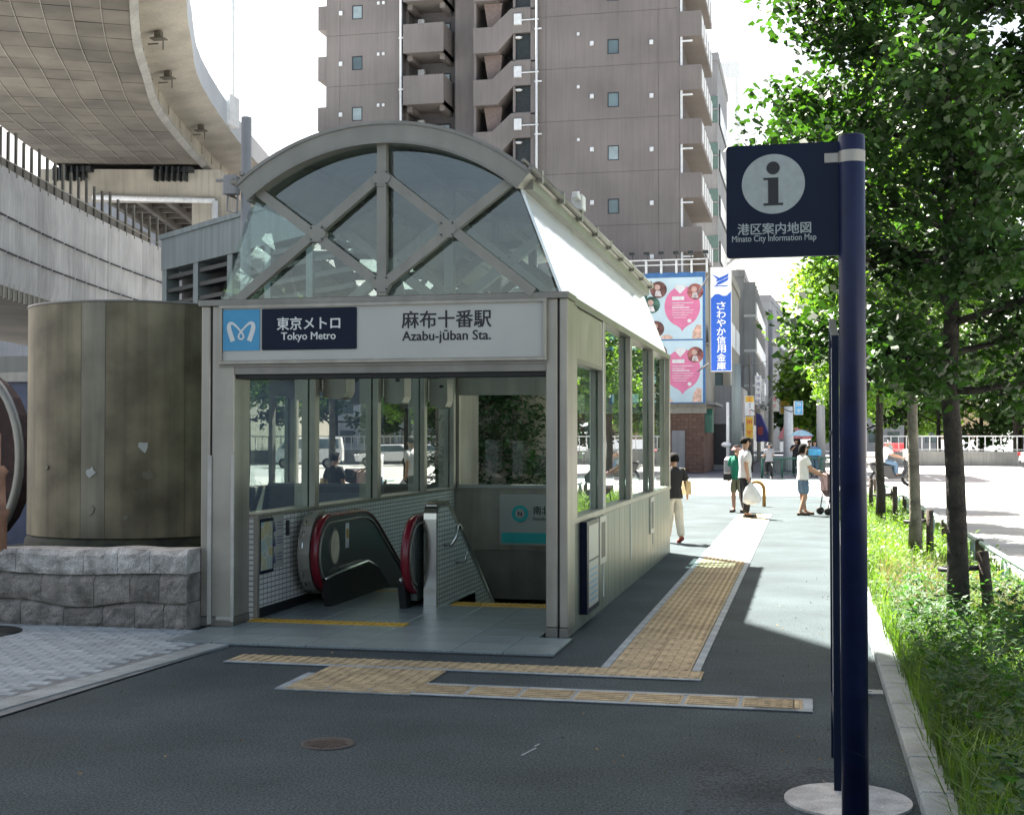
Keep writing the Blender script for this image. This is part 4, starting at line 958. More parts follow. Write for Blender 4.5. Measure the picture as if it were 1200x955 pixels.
# utility pole with transformer box, left of the arch
UPo = thing('utility_pole', 'grey utility pole with a small box just left of the station arch', 'utility pole')
q = at(288, 300, 22); b = MB(); b.tube([(q.x, q.y, 0), (q.x, q.y, 7.05)], .085, 10); b.build('pole', M['grey'], UPo)
b = MB(); z_ = 1.7 + (514 - 216) / 1550 * 22; b.bbox(q.x - .33, q.y - .2, z_ - .18, q.x - .1, q.y, z_ + .14, .02); b.tube([(q.x - .28, q.y - .1, z_ - .18), (q.x - .3, q.y - .1, z_ - .45), (q.x - .12, q.y - .1, z_ - .5), (q.x - .1, q.y - .1, z_ - .2)], .015, 6); b.box(q.x - .5, q.y - .1, z_ + .05, q.x, q.y - .05, z_ + .09); b.build('junction_box', M['grey'], UPo)
# hoop and post at the far left
HP = thing('steel_hoop', 'tall round steel hoop frame at the left edge behind the drum', 'hoop')
q = at(-38, 520, 17); b = MB(); b.tube([(q.x + .75 * math.cos(R(a)), q.y, 1.45 + 1.15 * math.sin(R(a))) for a in range(0, 360, 10)], .06, 8, closed=True); b.build('ring', M['steel'], HP)
b = MB(); b.prism([(q.x + .7 * math.cos(R(a)), 1.45 + 1.1 * math.sin(R(a))) for a in range(0, 360, 15)], 'y', q.y + .1, q.y + .4); b.build('dark_panel', mat('dark_redbrown', (.05, .02, .015), .7, var=.3), HP)  # very dark red-brown fill inside the ring
b = MB(); q = at(-2, 580, 12.2); b.lathe([(.06, .5), (.08, .55), (.08, .98), (.1, 1.0), (.1, 1.05), (.07, 1.05), (.06, 1.35), (.09, 1.4), (.05, 1.45), (.02, 1.45), (.02, 1.75), (.0, 1.75)], 14, (q.x, q.y), 0); tag(b.build('garden_post', mat('terracotta', (.3, .16, .1), .8, var=.2, scale=6)), 'short terracotta and steel post standing at the left edge on the planter', 'post')
bk = thing('blue_panel_wall', 'bluish steel panels and planter drum seen left of the big drum', 'wall'); q = at(20, 500, 21)
b = MB(); b.box(q.x - 6, q.y, 0, q.x + 6, q.y + .3, 2.6); b.build('panel', mat('bluegrey_panel', (.1, .11, .17), .5, var=.1), bk)
b = MB(); b.box(q.x - 6, q.y - .1, 2.6, q.x + 6, q.y + .4, 2.75); b.build('cap_rail', M['steel'], bk)
b = MB(); q = at(20, 500, 24); b.box(q.x - 8, q.y, 0, q.x + 10, q.y + .5, 3.2); tag(b.build('back_wall_cream', M['cream']), 'cream retaining wall under the ramp behind the drum', 'wall')
# ================================================================ apartment tower
TW = thing('apartment_tower', 'tall mauve grey tiled apartment tower with balconies and outside stair', 'apartment building')
TY = 75.0
TXf = lambda px: at(px, 300, 1).x / at(px, 300, 1).y * TY
TZ = lambda py, px=600: 1.7 + (514 - py) / 1550 * TY / (at(px, 300, 1).y)
FH = 3.07; Z1 = 21.15                    # centre height of one row of small windows
floors = range(-6, 4)
b = MB(); b.box(-28.2, TY + .04, 0, -23.5, TY + 12, 34); b.box(-15.9, TY + .04, 0, -6.95, TY + 12, 34); b.box(-23.5, TY + 2.0, 0, -19.0, TY + 12, 34); b.box(-19.0, TY + 3.2, 0, -15.9, TY + 12, 34)
b.build('wall', M['towerdk'], TW)
# tiled facade laid as panels with recessed joints
def pane_panel(x0, x1, z0, z1, y=TY, name='wall_panel', holes=()):
    g = .010
    if not holes: return MB().box(x0 + g, y, z0 + g, x1 - g, y + .05, z1 - g).build(name, M['tower'], TW)
    hx0, hz0, hx1, hz1 = holes; b_ = MB()
    b_.box(x0 + g, y, z0 + g, hx0, y + .05, z1 - g); b_.box(hx1, y, z0 + g, x1 - g, y + .05, z1 - g); b_.box(hx0, y, z0 + g, hx1, y + .05, hz0); b_.box(hx0, y, hz1, hx1, y + .05, z1 - g); return b_.build(name, M['tower'], TW)
def win(xc, zc, w_, h, y=TY, light=False):
    f = MB(); t = .05
    f.box(xc - w_ / 2, y - .01, zc - h / 2, xc - w_ / 2 + t, y + .06, zc + h / 2); f.box(xc + w_ / 2 - t, y - .01, zc - h / 2, xc + w_ / 2, y + .06, zc + h / 2)
    f.box(xc - w_ / 2 + t, y - .01, zc - h / 2, xc + w_ / 2 - t, y + .06, zc - h / 2 + t); f.box(xc - w_ / 2 + t, y - .01, zc + h / 2 - t, xc + w_ / 2 - t, y + .06, zc + h / 2)
    fo = f.build('window', M['winframe'], TW)
    MB().add([(xc - w_ / 2 + t, y + .03, zc - h / 2 + t), (xc + w_ / 2 - t, y + .03, zc - h / 2 + t), (xc + w_ / 2 - t, y + .03, zc + h / 2 - t), (xc - w_ / 2 + t, y + .03, zc + h / 2 - t)], [(0, 1, 2, 3)]).build('pane', M['winlight'] if light else M['winpane'], fo)
VENT = MB().bbox(-.11, -.12, -.13, .11, 0, .13, .03).mesh('vent_hood', M['whitepaint'])
VENTS = MB().bbox(-.08, -.08, -.09, .08, 0, .09, .02).mesh('vent_hood', M['whitepaint'])
xl = [TXf(379), TXf(394), TXf(470)]; xr = [TXf(635), TXf(640), TXf(772), TXf(797)]
random.seed(3)
for k in floors:
    zc = Z1 + k * FH; z0 = zc - 1.35; z1 = z0 + FH
    pane_panel(-28.2, xl[1] + .2, z0, z1); xw = TXf(418)
    pane_panel(xl[1] + .2, -23.5, z0, z1, holes=(xw - .33, zc - .42, xw + .33, zc + .42)); win(xw, zc, .66, .84, light=k % 2 == 0)
    xw = TXf(719); z0r = zc - 1.1
    pane_panel(-15.9, xr[1], z0r, z0r + FH)
    pane_panel(xr[1], xr[2], z0r, z0r + FH, holes=(xw - .33, zc - .43, xw + .33, zc + .43)); win(xw, zc, .66, .86, light=(k + 1) % 3 == 0)
    pane_panel(xr[2], -6.95, z0r, z0r + FH)
    ob('vent_hood', VENT, TW, (TXf(399), TY, zc)); ob('vent_hood', VENTS, TW, (TXf(443), TY, zc + .1 + .35)); ob('vent_hood', VENTS, TW, (TXf(449), TY, zc + .45))
    ob('vent_hood', VENT, TW, (TXf(694), TY, zc + .25)); ob('vent_hood', VENT, TW, (TXf(764), TY, zc + .1)); ob('vent_hood', VENTS, TW, (TXf(678), TY, zc + .85))
    # left corner balcony lip
    MB().box(-28.75, TY + .1, zc - .9, -28.2, TY + 3, zc + .55).build('balcony', M['tower'], TW)
    # balcony stack in the recess (parapet top at photo y 28, 86, 147)
    zb_ = TZ(62, 500) + (k - 1) * FH - .0
    bx0, bx1 = TXf(474), TXf(521.5)
    q = MB(); q.box(bx0, TY - .4, zb_, bx1, TY - .28, zb_ + 1.72); q.box(bx0, TY - .28, zb_, bx0 + .12, TY + 2, zb_ + 1.72); q.box(bx1 - .12, TY - .28, zb_, bx1, TY + 2, zb_ + 1.72); q.box(bx0, TY - .28, zb_ - .0, bx1, TY + 2, zb_ + .2)
    q.box(bx0 + .1, TY + .2, zb_ - .3, bx0 + .4, TY + 2, zb_ - .002); q.box(bx1 - .4, TY + .2, zb_ - .3, bx1 - .1, TY + 2, zb_ - .002); q.build('balcony', M['tower'], TW)
    f = MB(); f.box(bx0 + 1.0, TY + 1.9, zb_ + .25, bx1 - .2, TY + 1.98, zb_ + 2.4); fo = f.build('balcony_window', M['winframe'], TW)
    f = MB(); f.box(bx0 + 1.05, TY + 1.88, zb_ + .3, bx0 + 1.7, TY + 1.899, zb_ + 2.3); f.box(bx0 + 1.75, TY + 1.88, zb_ + .3, bx1 - .25, TY + 1.899, zb_ + 2.3, 1); f.build('pane', [M['winpane'], M['winlight']], fo)
    ac = MB(); ac.bbox(bx0 + .35, TY + 1.5, zb_ + 1.75, bx0 + .75, TY + 1.85, zb_ + 2.6, .03); ac.build('water_heater', M['whitepaint'], TW)
    # outside stair: stepped parapet band
    zs = TZ(62, 580) + (k - 1) * FH; sx = [TXf(556), TXf(579), TXf(602), TXf(623)]; hb_ = 1.5
    poly = [(sx[0], zs), (sx[1] + .25, zs), (sx[2] + .05, zs + 1.05), (sx[3], zs + 1.05), (sx[3], zs + 1.0 + hb_), (sx[2] - .1, zs + 1.0 + hb_), (sx[1] - .05, zs + hb_), (sx[0], zs + hb_)]
    q = MB(); q.prism(poly, 'y', TY - .3, TY - .15); q.build('stair_parapet', M['tower'], TW)
    q = MB(); q.prism([(sx[0] + .05, zs + .02), (sx[1] + .25, zs + .02), (sx[2] + .05, zs + 1.07), (sx[3], zs + 1.07), (sx[3], zs + 1.25), (sx[2], zs + 1.25), (sx[1] + .2, zs + .2), (sx[0] + .05, zs + .2)], 'y', TY - .15, TY + 1.6); q.box(sx[3] - .6, TY - .14, zs + 1.25, sx[3] - .02, TY + .0, zs + 1.3); q.build('stair_flight', M['tower'], TW)
    q = MB(); q.prism([(sx[0] + .5, zs), (sx[0] + .75, zs - 1.6), (sx[0] + 1.45, zs - 1.6), (sx[0] + 1.6, zs)], 'y', TY + .3, TY + 1.6); q.build('stair_column', mat('tower_brown', (.2, .15, .13), .8, var=.1), TW)
    q = MB(); q.box(sx[3] - .3, TY - .28, zs + 2.5, sx[3], TY + 1.4, zs + 4.1) ; 
    q = MB(); q.box(sx[2] + .15, TY - .05, zs - .6, sx[3] - .02, TY + .0, zs + 1.04) ; q.build('stair_opening', M['dark'], TW) 
    q = MB(); q.box(sx[2] + .0, TY - .2, zs + 1.0 - 1.65, sx[2] + .14, TY, zs + 1.04); q.box(sx[3] - .02, TY - .2, zs + 1.0 - 1.65, sx[3] + .4, TY + .1, zs + 2.5); q.box(sx[2] + .0, TY - .2, zs - .65, sx[3], TY - .06, zs - .5); q.build('stair_wall', M['tower'], TW)
    q = MB(); q.bbox(sx[2] + .1, TY - .45, zs + 1.5, sx[2] + .55, TY - .3, zs + 2.15, .03); q.bar((sx[2] + .5, TY - .4, zs + 1.75), (sx[3] + .5, TY - .4, zs + 1.75), .06, .06); q.build('wall_box', M['whitepaint'], TW)
    q = MB(); q.lathe([(.0, -.1), (.16, -.08), (.22, 0), (.0, .02)], 12, (0, 0), 0, False); o = q.build('stair_lamp', M['whitepaint'], TW); o.location = (sx[2] + .35, TY - .2, zs + .82)
    # right-hand corner balconies
    zr = zc - .95 + .1; q = MB()
    zr = TZ(92, 800) - .62 + (k) * FH
    q.box(-6.95, TY - .02, zr, -5.72, TY + .1, zr + 1.42); q.box(-5.84, TY + .1, zr, -5.72, TY + 9, zr + 1.42); q.box(-6.95, TY + .1, zr, -5.84, TY + 9, zr + .18)
    for j in range(5): q.box(-5.73, TY + .6 + j * 1.8, zr + .25, -5.69, TY + 1.6 + j * 1.8, zr + 1.3, 1)  # white panels put the sky-lit brightness of this side into the colour
    q.build('balcony', [M['tower'], M['whitepaint']], TW)
    q = MB(); q.box(-6.9, TY + .05, zr + 1.42, -6.78, TY + .18, zr + FH - .0, 0); q.box(-6.9, TY + .0, zr + FH - .3, -6.2, TY + .12, zr + FH - .22, 0); q.build('balcony_frame', M['whitepaint'], TW)
for px, r in ((471, .07), (630, .07)):
    b = MB(); x = TXf(px); b.tube([(x, TY - .3, 0), (x, TY - .3, 34)], r, 8)
    for k in floors: b.box(x - .12, TY - .36, Z1 + k * FH + 1.2, x + .3, TY - .24, Z1 + k * FH + 1.27)
    b.build('drain_pipe', M['whitepaint'], TW)
b = MB(); b.box(-23.5, TY + 1.0, 0, -23.3, TY + 2, 34); b.box(TXf(527), TY + 1.2, 0, TXf(553), TY + 1.98, 34); b.box(-19.05, TY + .2, 0, -18.9, TY + 3.1, 34); b.build('recess_wall', M['tower'], TW)

# ---- corner shop with billboards
SH = thing('corner_shop', 'low brick and concrete corner building under the pink billboards', 'building'); BY = 66.0
b = MB(); b.box(-12, BY + .12, 0, -4.95, BY + 7.5, 3.0); b.box(-12, BY + .1, 3.05, -4.9, BY + 7.5, 9.8, 1); b.box(-12, BY, 2.95, -4.85, BY + .35, 3.25, 1); b.build('wall', [M['brown'], M['beige']], SH)
BR = MB().bbox(0, 0, 0, .38, .05, .17, .01).mesh('brick', M['brown']); bs = MB()
n_ = 0
for j in range(16):
    for i in range(8):
        x = -8.1 + i * .4 + (j % 2) * .2
        if -6.62 < x + .2 < -5.85 and j < 12: continue
        if x > -5.35: continue
        ob('brick', BR, SH, (x, BY + .08, .02 + j * .182))
b = MB(); b.box(-6.55, BY + .02, .06, -5.9, BY + .1, 2.1); b.box(-6.2, BY + .01, .9, -6.0, BY + .02, .95, 1); b.build('door', [M['grey'], M['steel']], SH)
b = MB(); b.prism([(-4.99 + .0, 0)] and [(BY + .5, 2.0), (BY + 2, 2.0), (BY + 2, 2.9), (BY + 1.6, 3.2), (BY + .9, 3.2), (BY + .5, 2.9)], 'x', -4.95, -4.6); b.build('awning', M['green'], SH)
for z in (6.6, ): 
    b = MB(); b.box(-4.9, BY + .5, 3.4, -4.4, BY + 6.5, 3.5); b.box(-4.9, BY + .5, 6.4, -4.4, BY + 6.5, 6.5); b.box(-4.5, BY + .6, 6.5, -4.45, BY + 6.4, 7.3); b.build('side_balcony', M['grey'], SH)
PK = mat('poster_pink', (.72, .2, .36), .6, var=.05, scale=3); PB = mat('poster_pale_blue', (.55, .7, .76), .6, var=.06, scale=.8)
cols = [mat('photo_brown', (.14, .06, .05), .6, var=.5, scale=3), mat('photo_green', (.05, .12, .09), .6, var=.5, scale=3), mat('photo_rose', (.3, .1, .09), .6, var=.5, scale=3)]
BB = thing('billboard', 'large billboard of two stacked pale blue posters with pink balloons', 'billboard')
b = MB(); b.box(-9.6, BY - .25, 3.45, -4.86, BY - .05, 9.95); b.build('panel', mat('billboard_blue', (.05, .16, .38), .5), BB)
for zc in (8.15, 5.02):
    po = MB().box(-9.5, BY - .27, zc - 1.52, -4.98, BY - .251, zc + 1.54).build('poster', PB, BB)
    bx = -5.98; b = MB(); b.prism([(bx + .88 * math.cos(R(a)), zc + .1 + 1.0 * math.sin(R(a))) for a in range(-72, 253, 12)] + [(bx - .1, zc - .98), (bx, zc - 1.14), (bx + .1, zc - .98)], 'y', BY - .285, BY - .271); b.build('balloon', PK, po)
    b = MB()
    for sx_ in (-1, 1): b.prism([(bx - .1 + sx_ * .12 + .15 * math.cos(R(a)), zc + 1.05 + .14 * math.sin(R(a))) for a in range(0, 360, 20)], 'y', BY - .3 - .001 * sx_, BY - .286)
    b.prism([(bx - .36, zc + 1.0), (bx + .16, zc + 1.0), (bx - .1, zc + .72)], 'y', BY - .303, BY - .287)
    b.prism([(bx + .35 + .1 * math.cos(R(a)), zc - .62 + .09 * math.sin(R(a))) for a in range(0, 360, 30)], 'y', BY - .3, BY - .286)
    b.box(bx - .5, BY - .3, zc + .42, bx + .1, BY - .286, zc + .6)
    for j, (w0, w1, t) in enumerate(((-.5, .55, .03), (-.5, .1, .03), (-.5, .35, .05), (-.5, .55, .022), (-.5, .5, .022), (-.5, .3, .022), (-.45, .2, .022))): b.box(bx + w0, BY - .3, zc + .26 - j * .12, bx + w1, BY - .286, zc + .26 - j * .12 + t)
    b.build('print', M['whitepaint'], po)
    for j, (x, z, r) in enumerate(((-7.16, .95, .42), (-7.5, .2, .42), (-5.1 + .0, .82, .4), (-7.28, -1.0, .4), (-8.1, .7, .4), (-8.05, -.7, .35), (-8.8, 0.2, .45))):
        x = min(x, -5.0 - r * .85); b = MB(); b.prism([(x + r * math.cos(R(a)), zc + z + r * math.sin(R(a))) for a in range(0, 360, 18)], 'y', BY - .288 - .001 * j, BY - .272)
        b.prism([(x + r * .35 * math.cos(R(a)) - .05, zc + z + .12 + r * .35 * math.sin(R(a))) for a in range(0, 360, 24)], 'y', BY - .3, BY - .29, 1); b.prism([(x - r * .45, zc + z - r * .75), (x + r * .4, zc + z - r * .8), (x + r * .2, zc + z - .05), (x - r * .3, zc + z - .05)], 'y', BY - .298, BY - .289, 2)
        b.build('photo_disc', [cols[j % 3], mat('photo_skin', (.55, .36, .3), .6), mat('photo_white', (.6, .55, .55), .6, var=.3, scale=4)], po)
    b = MB(); b.prism([(-5.5, zc - 1.5), (-5.05, zc - 1.5), (-5.05, zc - .85), (-5.25, zc - .8), (-5.45, zc - 1.1)], 'y', BY - .285, BY - .271); b.prism([(-6.75 + .3 * math.cos(R(a)), zc - 1.5 + .2 * math.sin(R(a))) for a in range(0, 181, 20)], 'y', BY - .285, BY - .271); b.build('print', mat('print_beige', (.7, .45, .35), .6, var=.2), po)
b = MB(); b.bar((-9.5, BY - .5, 10.55), (-4.7, BY - .5, 10.55), .06, .06); b.bar((-9.5, BY - .5, 10.3), (-4.7, BY - .5, 10.3), .05, .05)
for k in range(7): b.box(-9.3 + k * .75, BY - .55, 9.9, -9.22 + k * .75, BY - .15, 10.5)
b.build('service_rail', M['whitepaint'], BB)
for k in range(7): 
    q = MB(); q.bar((-9.1 + k * .72, BY - .5, 10.6), (-9.1 + k * .72, BY - 1.1, 10.85), .04, .04); q.bbox(-9.22 + k * .72, BY - 1.25, 10.74, -8.95 + k * .72, BY - 1.0, 10.88, .02); q.build('floodlight', M['dark'], BB)
# blue vertical banner sign of the bank
VB = thing('banner_sign', 'tall blue and white vertical shop sign projecting over the street', 'banner sign')
VY = 56.0; b = MB(); b.box(-3.91, VY, 4.52, -3.05, VY + .2, 8.9); b.build('sign_body', M['whitepaint'], VB)
b = MB(); P = [(-3.895, 4.54), (-3.065, 4.54), (-3.065, 7.86)] + [(-3.065 - .83 * t, 7.86 - .28 * t + .0 - .12 * math.sin(t * 3.14 * 2)) for t in (.2, .4, .6, .8, 1)]
BLU = mat('banner_blue', (.02, .1, .48), .5, var=.04)
b.prism(P, 'y', VY - .012, VY - .001); b.build('blue_field', BLU, VB)
b = MB()
for k in range(2): b.prism([(-3.7, 8.28 - k * .15), (-3.5, 8.33 - k * .15), (-3.2, 8.48 - k * .15), (-3.15, 8.62 - k * .15), (-3.4, 8.5 - k * .15), (-3.6, 8.42 - k * .15)], 'y', VY - .012, VY - .001)
b.prism([(-3.85, 8.6), (-3.5, 8.42), (-3.62, 8.38)], 'y', VY - .013, VY - .0011); b.box(-3.75, VY - .01, 8.08, -3.2, VY - .001, 8.12); b.build('bird_emblem', BLU, VB)
for i, ch in enumerate('さわやか信用金庫'): fit('lettering', ch, .38, M['whitepaint'], VB, (-3.47, VY - .014, 7.28 - i * .362), bold=.02, H=.33, extrude=.002)
VPO = MB(); VPO.box(-4.0, VY + .02, 4.6, -3.92, VY + .12, 8.9); VPO.bar((-5.0, VY + 7, 8.6), (-3.95, VY + .1, 8.6), .06, .06); VPO.bar((-5.0, VY + 7, 4.9), (-3.95, VY + .1, 4.9), .06, .06); VPO.build('bracket', M['steeldk'], VB)

# ---- buildings down the side street
def block(name, label, x0, y0, x1, y1, z1, wall, fh, mode, ns=None, ang=0, piv=None):
    t = thing(name, label, 'building', piv or (0, 0, 0), ang)
    if piv: x0, x1, y0, y1 = x0 - piv[0], x1 - piv[0], y0 - piv[1], y1 - piv[1]
    b_ = MB(); b_.box(x0, y0, 0, x1, y1, z1); b_.build('wall', wall, t)
    b_ = MB(); b_.box(x0 - .1, y0 - .1, z1 + .0, x1 + .1, y0 + .2, z1 + .6); b_.box(x1 - .2, y0 + .2, z1, x1 + .1, y1, z1 + .6); b_.build('roof', wall, t)
    nf = int((z1 - .5) / fh); L_ = y1 - y0; ns_ = ns or max(2, int(L_ / 3))
    for f in range(nf):
        zc = fh * (f + .55)
        for k in range(max(1, int((x1 - x0) / 2.4))):
            xc = x0 + (k + .5) * (x1 - x0) / max(1, int((x1 - x0) / 2.4))
            w_ = MB(); w_.box(xc - .8, y0 - .05, zc - .75, xc + .8, y0 - .002, zc + .75); wo = w_.build('window', M['winframe'], t)
            w_ = MB(); w_.box(xc - .74, y0 - .07, zc - .69, xc - .03, y0 - .051, zc + .69); w_.box(xc + .03, y0 - .07, zc - .69, xc + .74, y0 - .051, zc + .69); w_.build('pane', M['winpane'], wo)
        if mode == 'gallery':
            w_ = MB(); w_.box(x1 + .002, y0, zc - 1.5, x1 + 1.1, y1, zc - 1.3); w_.box(x1 + 1.0, y0, zc - 1.3, x1 + 1.1, y1, zc - .3)
            w_.build('gallery', M['whitepaint'], t)
            scr = MB().box(0, -.1, -1.3, 1.0, .1, fh - 1.52).mesh('party_screen', M['grey']) if f == 0 else scr
            for k in range(ns_ + 1): ob('party_screen', scr, t, (x1 + .002, y0 + k * L_ / ns_, zc))
        else:
            for k in range(ns_):
                yc = y0 + (k + .5) * L_ / ns_
                w_ = MB(); w_.box(x1 + .002, yc - L_ / ns_ * .36, zc - .8, x1 + .08, yc + L_ / ns_ * .36, zc + .8); wo = w_.build('window', M['winframe'] if mode != 'panel' else M['whitepaint'], t)
                if mode != 'panel': w_ = MB(); w_.box(x1 + .081, yc - L_ / ns_ * .33, zc - .7, x1 + .1, yc + L_ / ns_ * .33, zc + .7); w_.build('pane', M['winpane'], wo)
    return t
block('office_block', 'beige narrow office block with pale panels behind the blue vertical sign', -10, 88.2, -4.9, 100.5, 12.2, M['beige'], 3.4, 'panel', 2)
tl = block('tiled_office', 'pale tiled office building with green corner glazing beyond the tower', -12, 101.2, -6.5, 114, 30.5, M['grey'], 3.55, 'strip', 1)
for f in range(3, 8):
    w_ = MB(); w_.box(-7.6, 101.1, 3.55 * f + .9, -6.45, 101.22, 3.55 * f + 2.9); w_.box(-7.6, 101.0, 3.55 * f + 1.85, -6.4, 101.15, 3.55 * f + 1.95, 1); w_.build('corner_window', [mat('green_glazing', (.07, .16, .14), .1, spec=1), M['grey']], tl)
block('grey_flats', 'grey gallery apartment block with long white balconies down the side street', -11, 115, -5.2, 140, 15.6, M['grey'], 3.0, 'gallery', 8)
pv = at(903, 514, 150); block('gallery_flats', 'long grey gallery flats at the far end of the side street', pv.x - 6, pv.y, pv.x, pv.y + 34, 17.4, M['grey'], 3.0, 'gallery', 9, -R(3.6), (pv.x, pv.y, 0))
ST = thing('rooftop_stair_frame', 'open white steel stair frame rising above the roofs beyond the tower', 'stair tower')
b = MB()
for x in (-7.6, -5.9):
    for y in (118, 121): b.box(x - .12, y - .12, 14, x + .12, y + .12, 35)
b.box(-7.8, 117.8, 33.6, -5.7, 121.2, 35); b.build('frame', M['whitepaint'], ST)
for k in range(9):
    b = MB(); b.prism([(-7.5, 15 + k * 1.5), (-6.0, 16.2 + k * 1.5), (-6.0, 16.4 + k * 1.5), (-7.5, 15.2 + k * 1.5)], 'y', 118.2, 118.9)
    for j in range(5): b.box(-7.5 + j * .32, 118.1, 15.2 + k * 1.5 + j * .24, -7.45 + j * .32, 118.15, 16.2 + k * 1.5 + j * .24)
    if k < 6: b.build('stair_flight', M['grey'], ST)
# street clutter: signs, poles, awnings
def vsign(name, label, px0, py0, px1, py1, D, cols_, glyph=None):
    a = at(px0, py0, D); c_ = at(px1, py1, D); t = thing(name, label, 'shop sign', (a.x, a.y, 0))
    W_ = math.hypot(c_.x - a.x, c_.y - a.y); t.rotation_euler = (0, 0, R(12.55)); n_ = len(cols_); H_ = a.z - c_.z
    q = MB(); q.box(0, 0, c_.z, W_, .2, a.z); q.build('sign_body', M['whitepaint'], t)
    for i, (m1, m2) in enumerate(cols_):
        z1_ = a.z - H_ * i / n_ - .02; z0_ = a.z - H_ * (i + 1) / n_ + .02
        q = MB(); q.box(.03, -.012, z0_, W_ - .03, -.001, z1_); f_ = q.build('face', m1, t)
        q = MB(); kk = max(2, int((z1_ - z0_) / (W_ * .9)))
        for j in range(kk):
            zc = z0_ + (j + .5) * (z1_ - z0_) / kk; r = min(W_ * .3, (z1_ - z0_) / kk * .36)
            q.box(W_ / 2 - r, -.02, zc + r * .55, W_ / 2 + r, -.0125, zc + r * .8); q.box(W_ / 2 - r * .12, -.0195, zc - r * .8, W_ / 2 + r * .12, -.0125, zc + r * .54); q.box(W_ / 2 - r * .8, -.0205, zc - r * .1, W_ / 2 + r * .8, -.0125, zc + r * .12)
            if j % 2: q.box(W_ / 2 - r * .9, -.021, zc - r * .85, W_ / 2 - r * .7, -.0125, zc + r * .5); q.box(W_ / 2 + r * .7, -.021, zc - r * .85, W_ / 2 + r * .9, -.0125, zc + r * .5)
        q.build('characters', m2, f_)
    return t
YEL = mat('sign_yellow', (.7, .42, .04), .6, var=.05); LBL = mat('sign_light_blue', (.1, .4, .7), .6); PNK = mat('sign_red', (.6, .04, .06), .6); VIO = mat('sign_violet', (.08, .05, .25), .6)
vsign('shop_sign', 'white sign with yellow, violet and red marks right of the man', 873, 464, 884, 487, 64, [(YEL, PNK), (M['whitepaint'], VIO), (M['whitepaint'], PNK)])
vsign('shop_sign', 'narrow yellow banner sign hanging under the white sign', 873, 488, 883, 514, 64.5, [(YEL, PNK)])
vsign('shop_sign', 'yellow vertical shop sign high over the side street', 914, 457, 925, 485, 74, [(YEL, M['green'])])
vsign('shop_sign', 'pale vertical sign with violet characters on the grey flats', 885, 440, 892, 474, 90, [(M['whitepaint'], VIO)])
vsign('shop_sign', 'thin white vertical sign beside the violet one', 893, 445, 896, 470, 92, [(M['whitepaint'], M['dark'])])
vsign('shop_sign', 'white sign with two red squares on the utility pole', 899, 463, 913, 482, 76, [(M['whitepaint'], PNK)])
vsign('shop_sign', 'light blue shop sign under the street tree leaves', 931, 470, 941, 486, 62, [(LBL, M['whitepaint'])])
vsign('shop_sign', 'blue and white vertical sign among the tree leaves', 944, 446, 955, 464, 80, [(LBL, M['whitepaint'])])
def pole(label, px, D, r, ztop, m, name='street_pole'):
    a = at(px, 514, D); q = MB(); q.tube([(a.x, a.y, 0), (a.x, a.y, ztop)], [r, r * .8], 10); return tag(q.build(name, m), label, 'pole')
pole('thick grey green pole rising behind the man in the white shirt', 863, 62, .26, 5.2, M['louvre'])
pole('pale concrete utility pole in the middle of the side street', 903.5, 75, .16, 9, M['grey'], 'utility_pole')
pole('white painted post right of the yellow sign', 924, 70, .3, 3.4, M['whitepaint'])
pole('grey pole beside the woman with the blue bag', 962, 60, .22, 4.8, M['grey'])
pole('white pole carrying a traffic mirror at the corner', 853, 62, .09, 3.4, M['whitepaint'])
pole('dark thin pole between the signs and the awning', 880, 68, .12, 6, M['steeldk'])
a = at(851, 521, 61.5); q = MB(); q.lathe([(0, -.05), (.2, -.04), (.23, 0), (.0, .03)], 20); o = q.build('traffic_mirror', M['whitepaint']); o.location = a; o.rotation_euler = (R(80), 0, 0); o.scale = (1, .55, 1); tag(o, 'small round white backed mirror on the corner pole', 'traffic mirror')
AW = thing('awning', 'navy shop awning with red front in the side street', 'awning'); a = at(888, 500, 80)
b = MB(); b.prism([(a.x - .1, a.z - .9), (a.x - .1, a.z + .8), (a.x + .15, a.z + .75), (a.x + .7, a.z - .6), (a.x + .7, a.z - .9)], 'y', a.y, a.y + 3); b.build('canopy', mat('navy_cloth', (.03, .03, .14), .8), AW); b = MB(); b.box(a.x, a.y - .05, a.z - .5, a.x + .3, a.y - .01, a.z); b.build('front_print', mat('dull_red', (.25, .05, .05), .8), AW)
a = at(930, 505, 85); b = MB(); b.prism([(a.x - 1, a.z - .5), (a.x + 1.2, a.z - .5), (a.x + .7, a.z + .5), (a.x - .4, a.z + .8)], 'y', a.y, a.y + 2); tag(b.build('pink_awning', mat('pink_cloth', (.5, .18, .2), .8)), 'faded pink awning at the far right of the side street', 'awning')
# shopfront row under the flats
for k, (px, D, h, m, lab) in enumerate(((858, 72, 4.6, 'grey', 'grey shopfront behind the thick pole'), (872, 84, 4.2, 'brown', 'brown shopfront beside the man in the white shirt'), (884, 100, 4, 'beige', 'beige shopfront under the navy awning'), (897, 125, 4.5, 'grey', 'distant grey shopfront at the end of the street'))):
    a = at(px, 514, D); t = thing('shopfront', lab, 'shopfront'); b = MB(); b.box(a.x - 3, a.y, 0, a.x + .4, a.y + 10, h); b.build('wall', M[m], t)
    for j in range(3): b = MB(); b.box(a.x + .4, a.y + .8 + j * 3, .1, a.x + .45, a.y + 2.9 + j * 3, 2.6); b.build('window', M['winpane'], t)
    b = MB(); b.box(a.x - 2.6, a.y - .06, .3, a.x - .2, a.y - .01, 2.5); b.build('door', M['winframe'], t)
wr = thing('overhead_wires', 'thin overhead wires crossing the side street', 'wires')
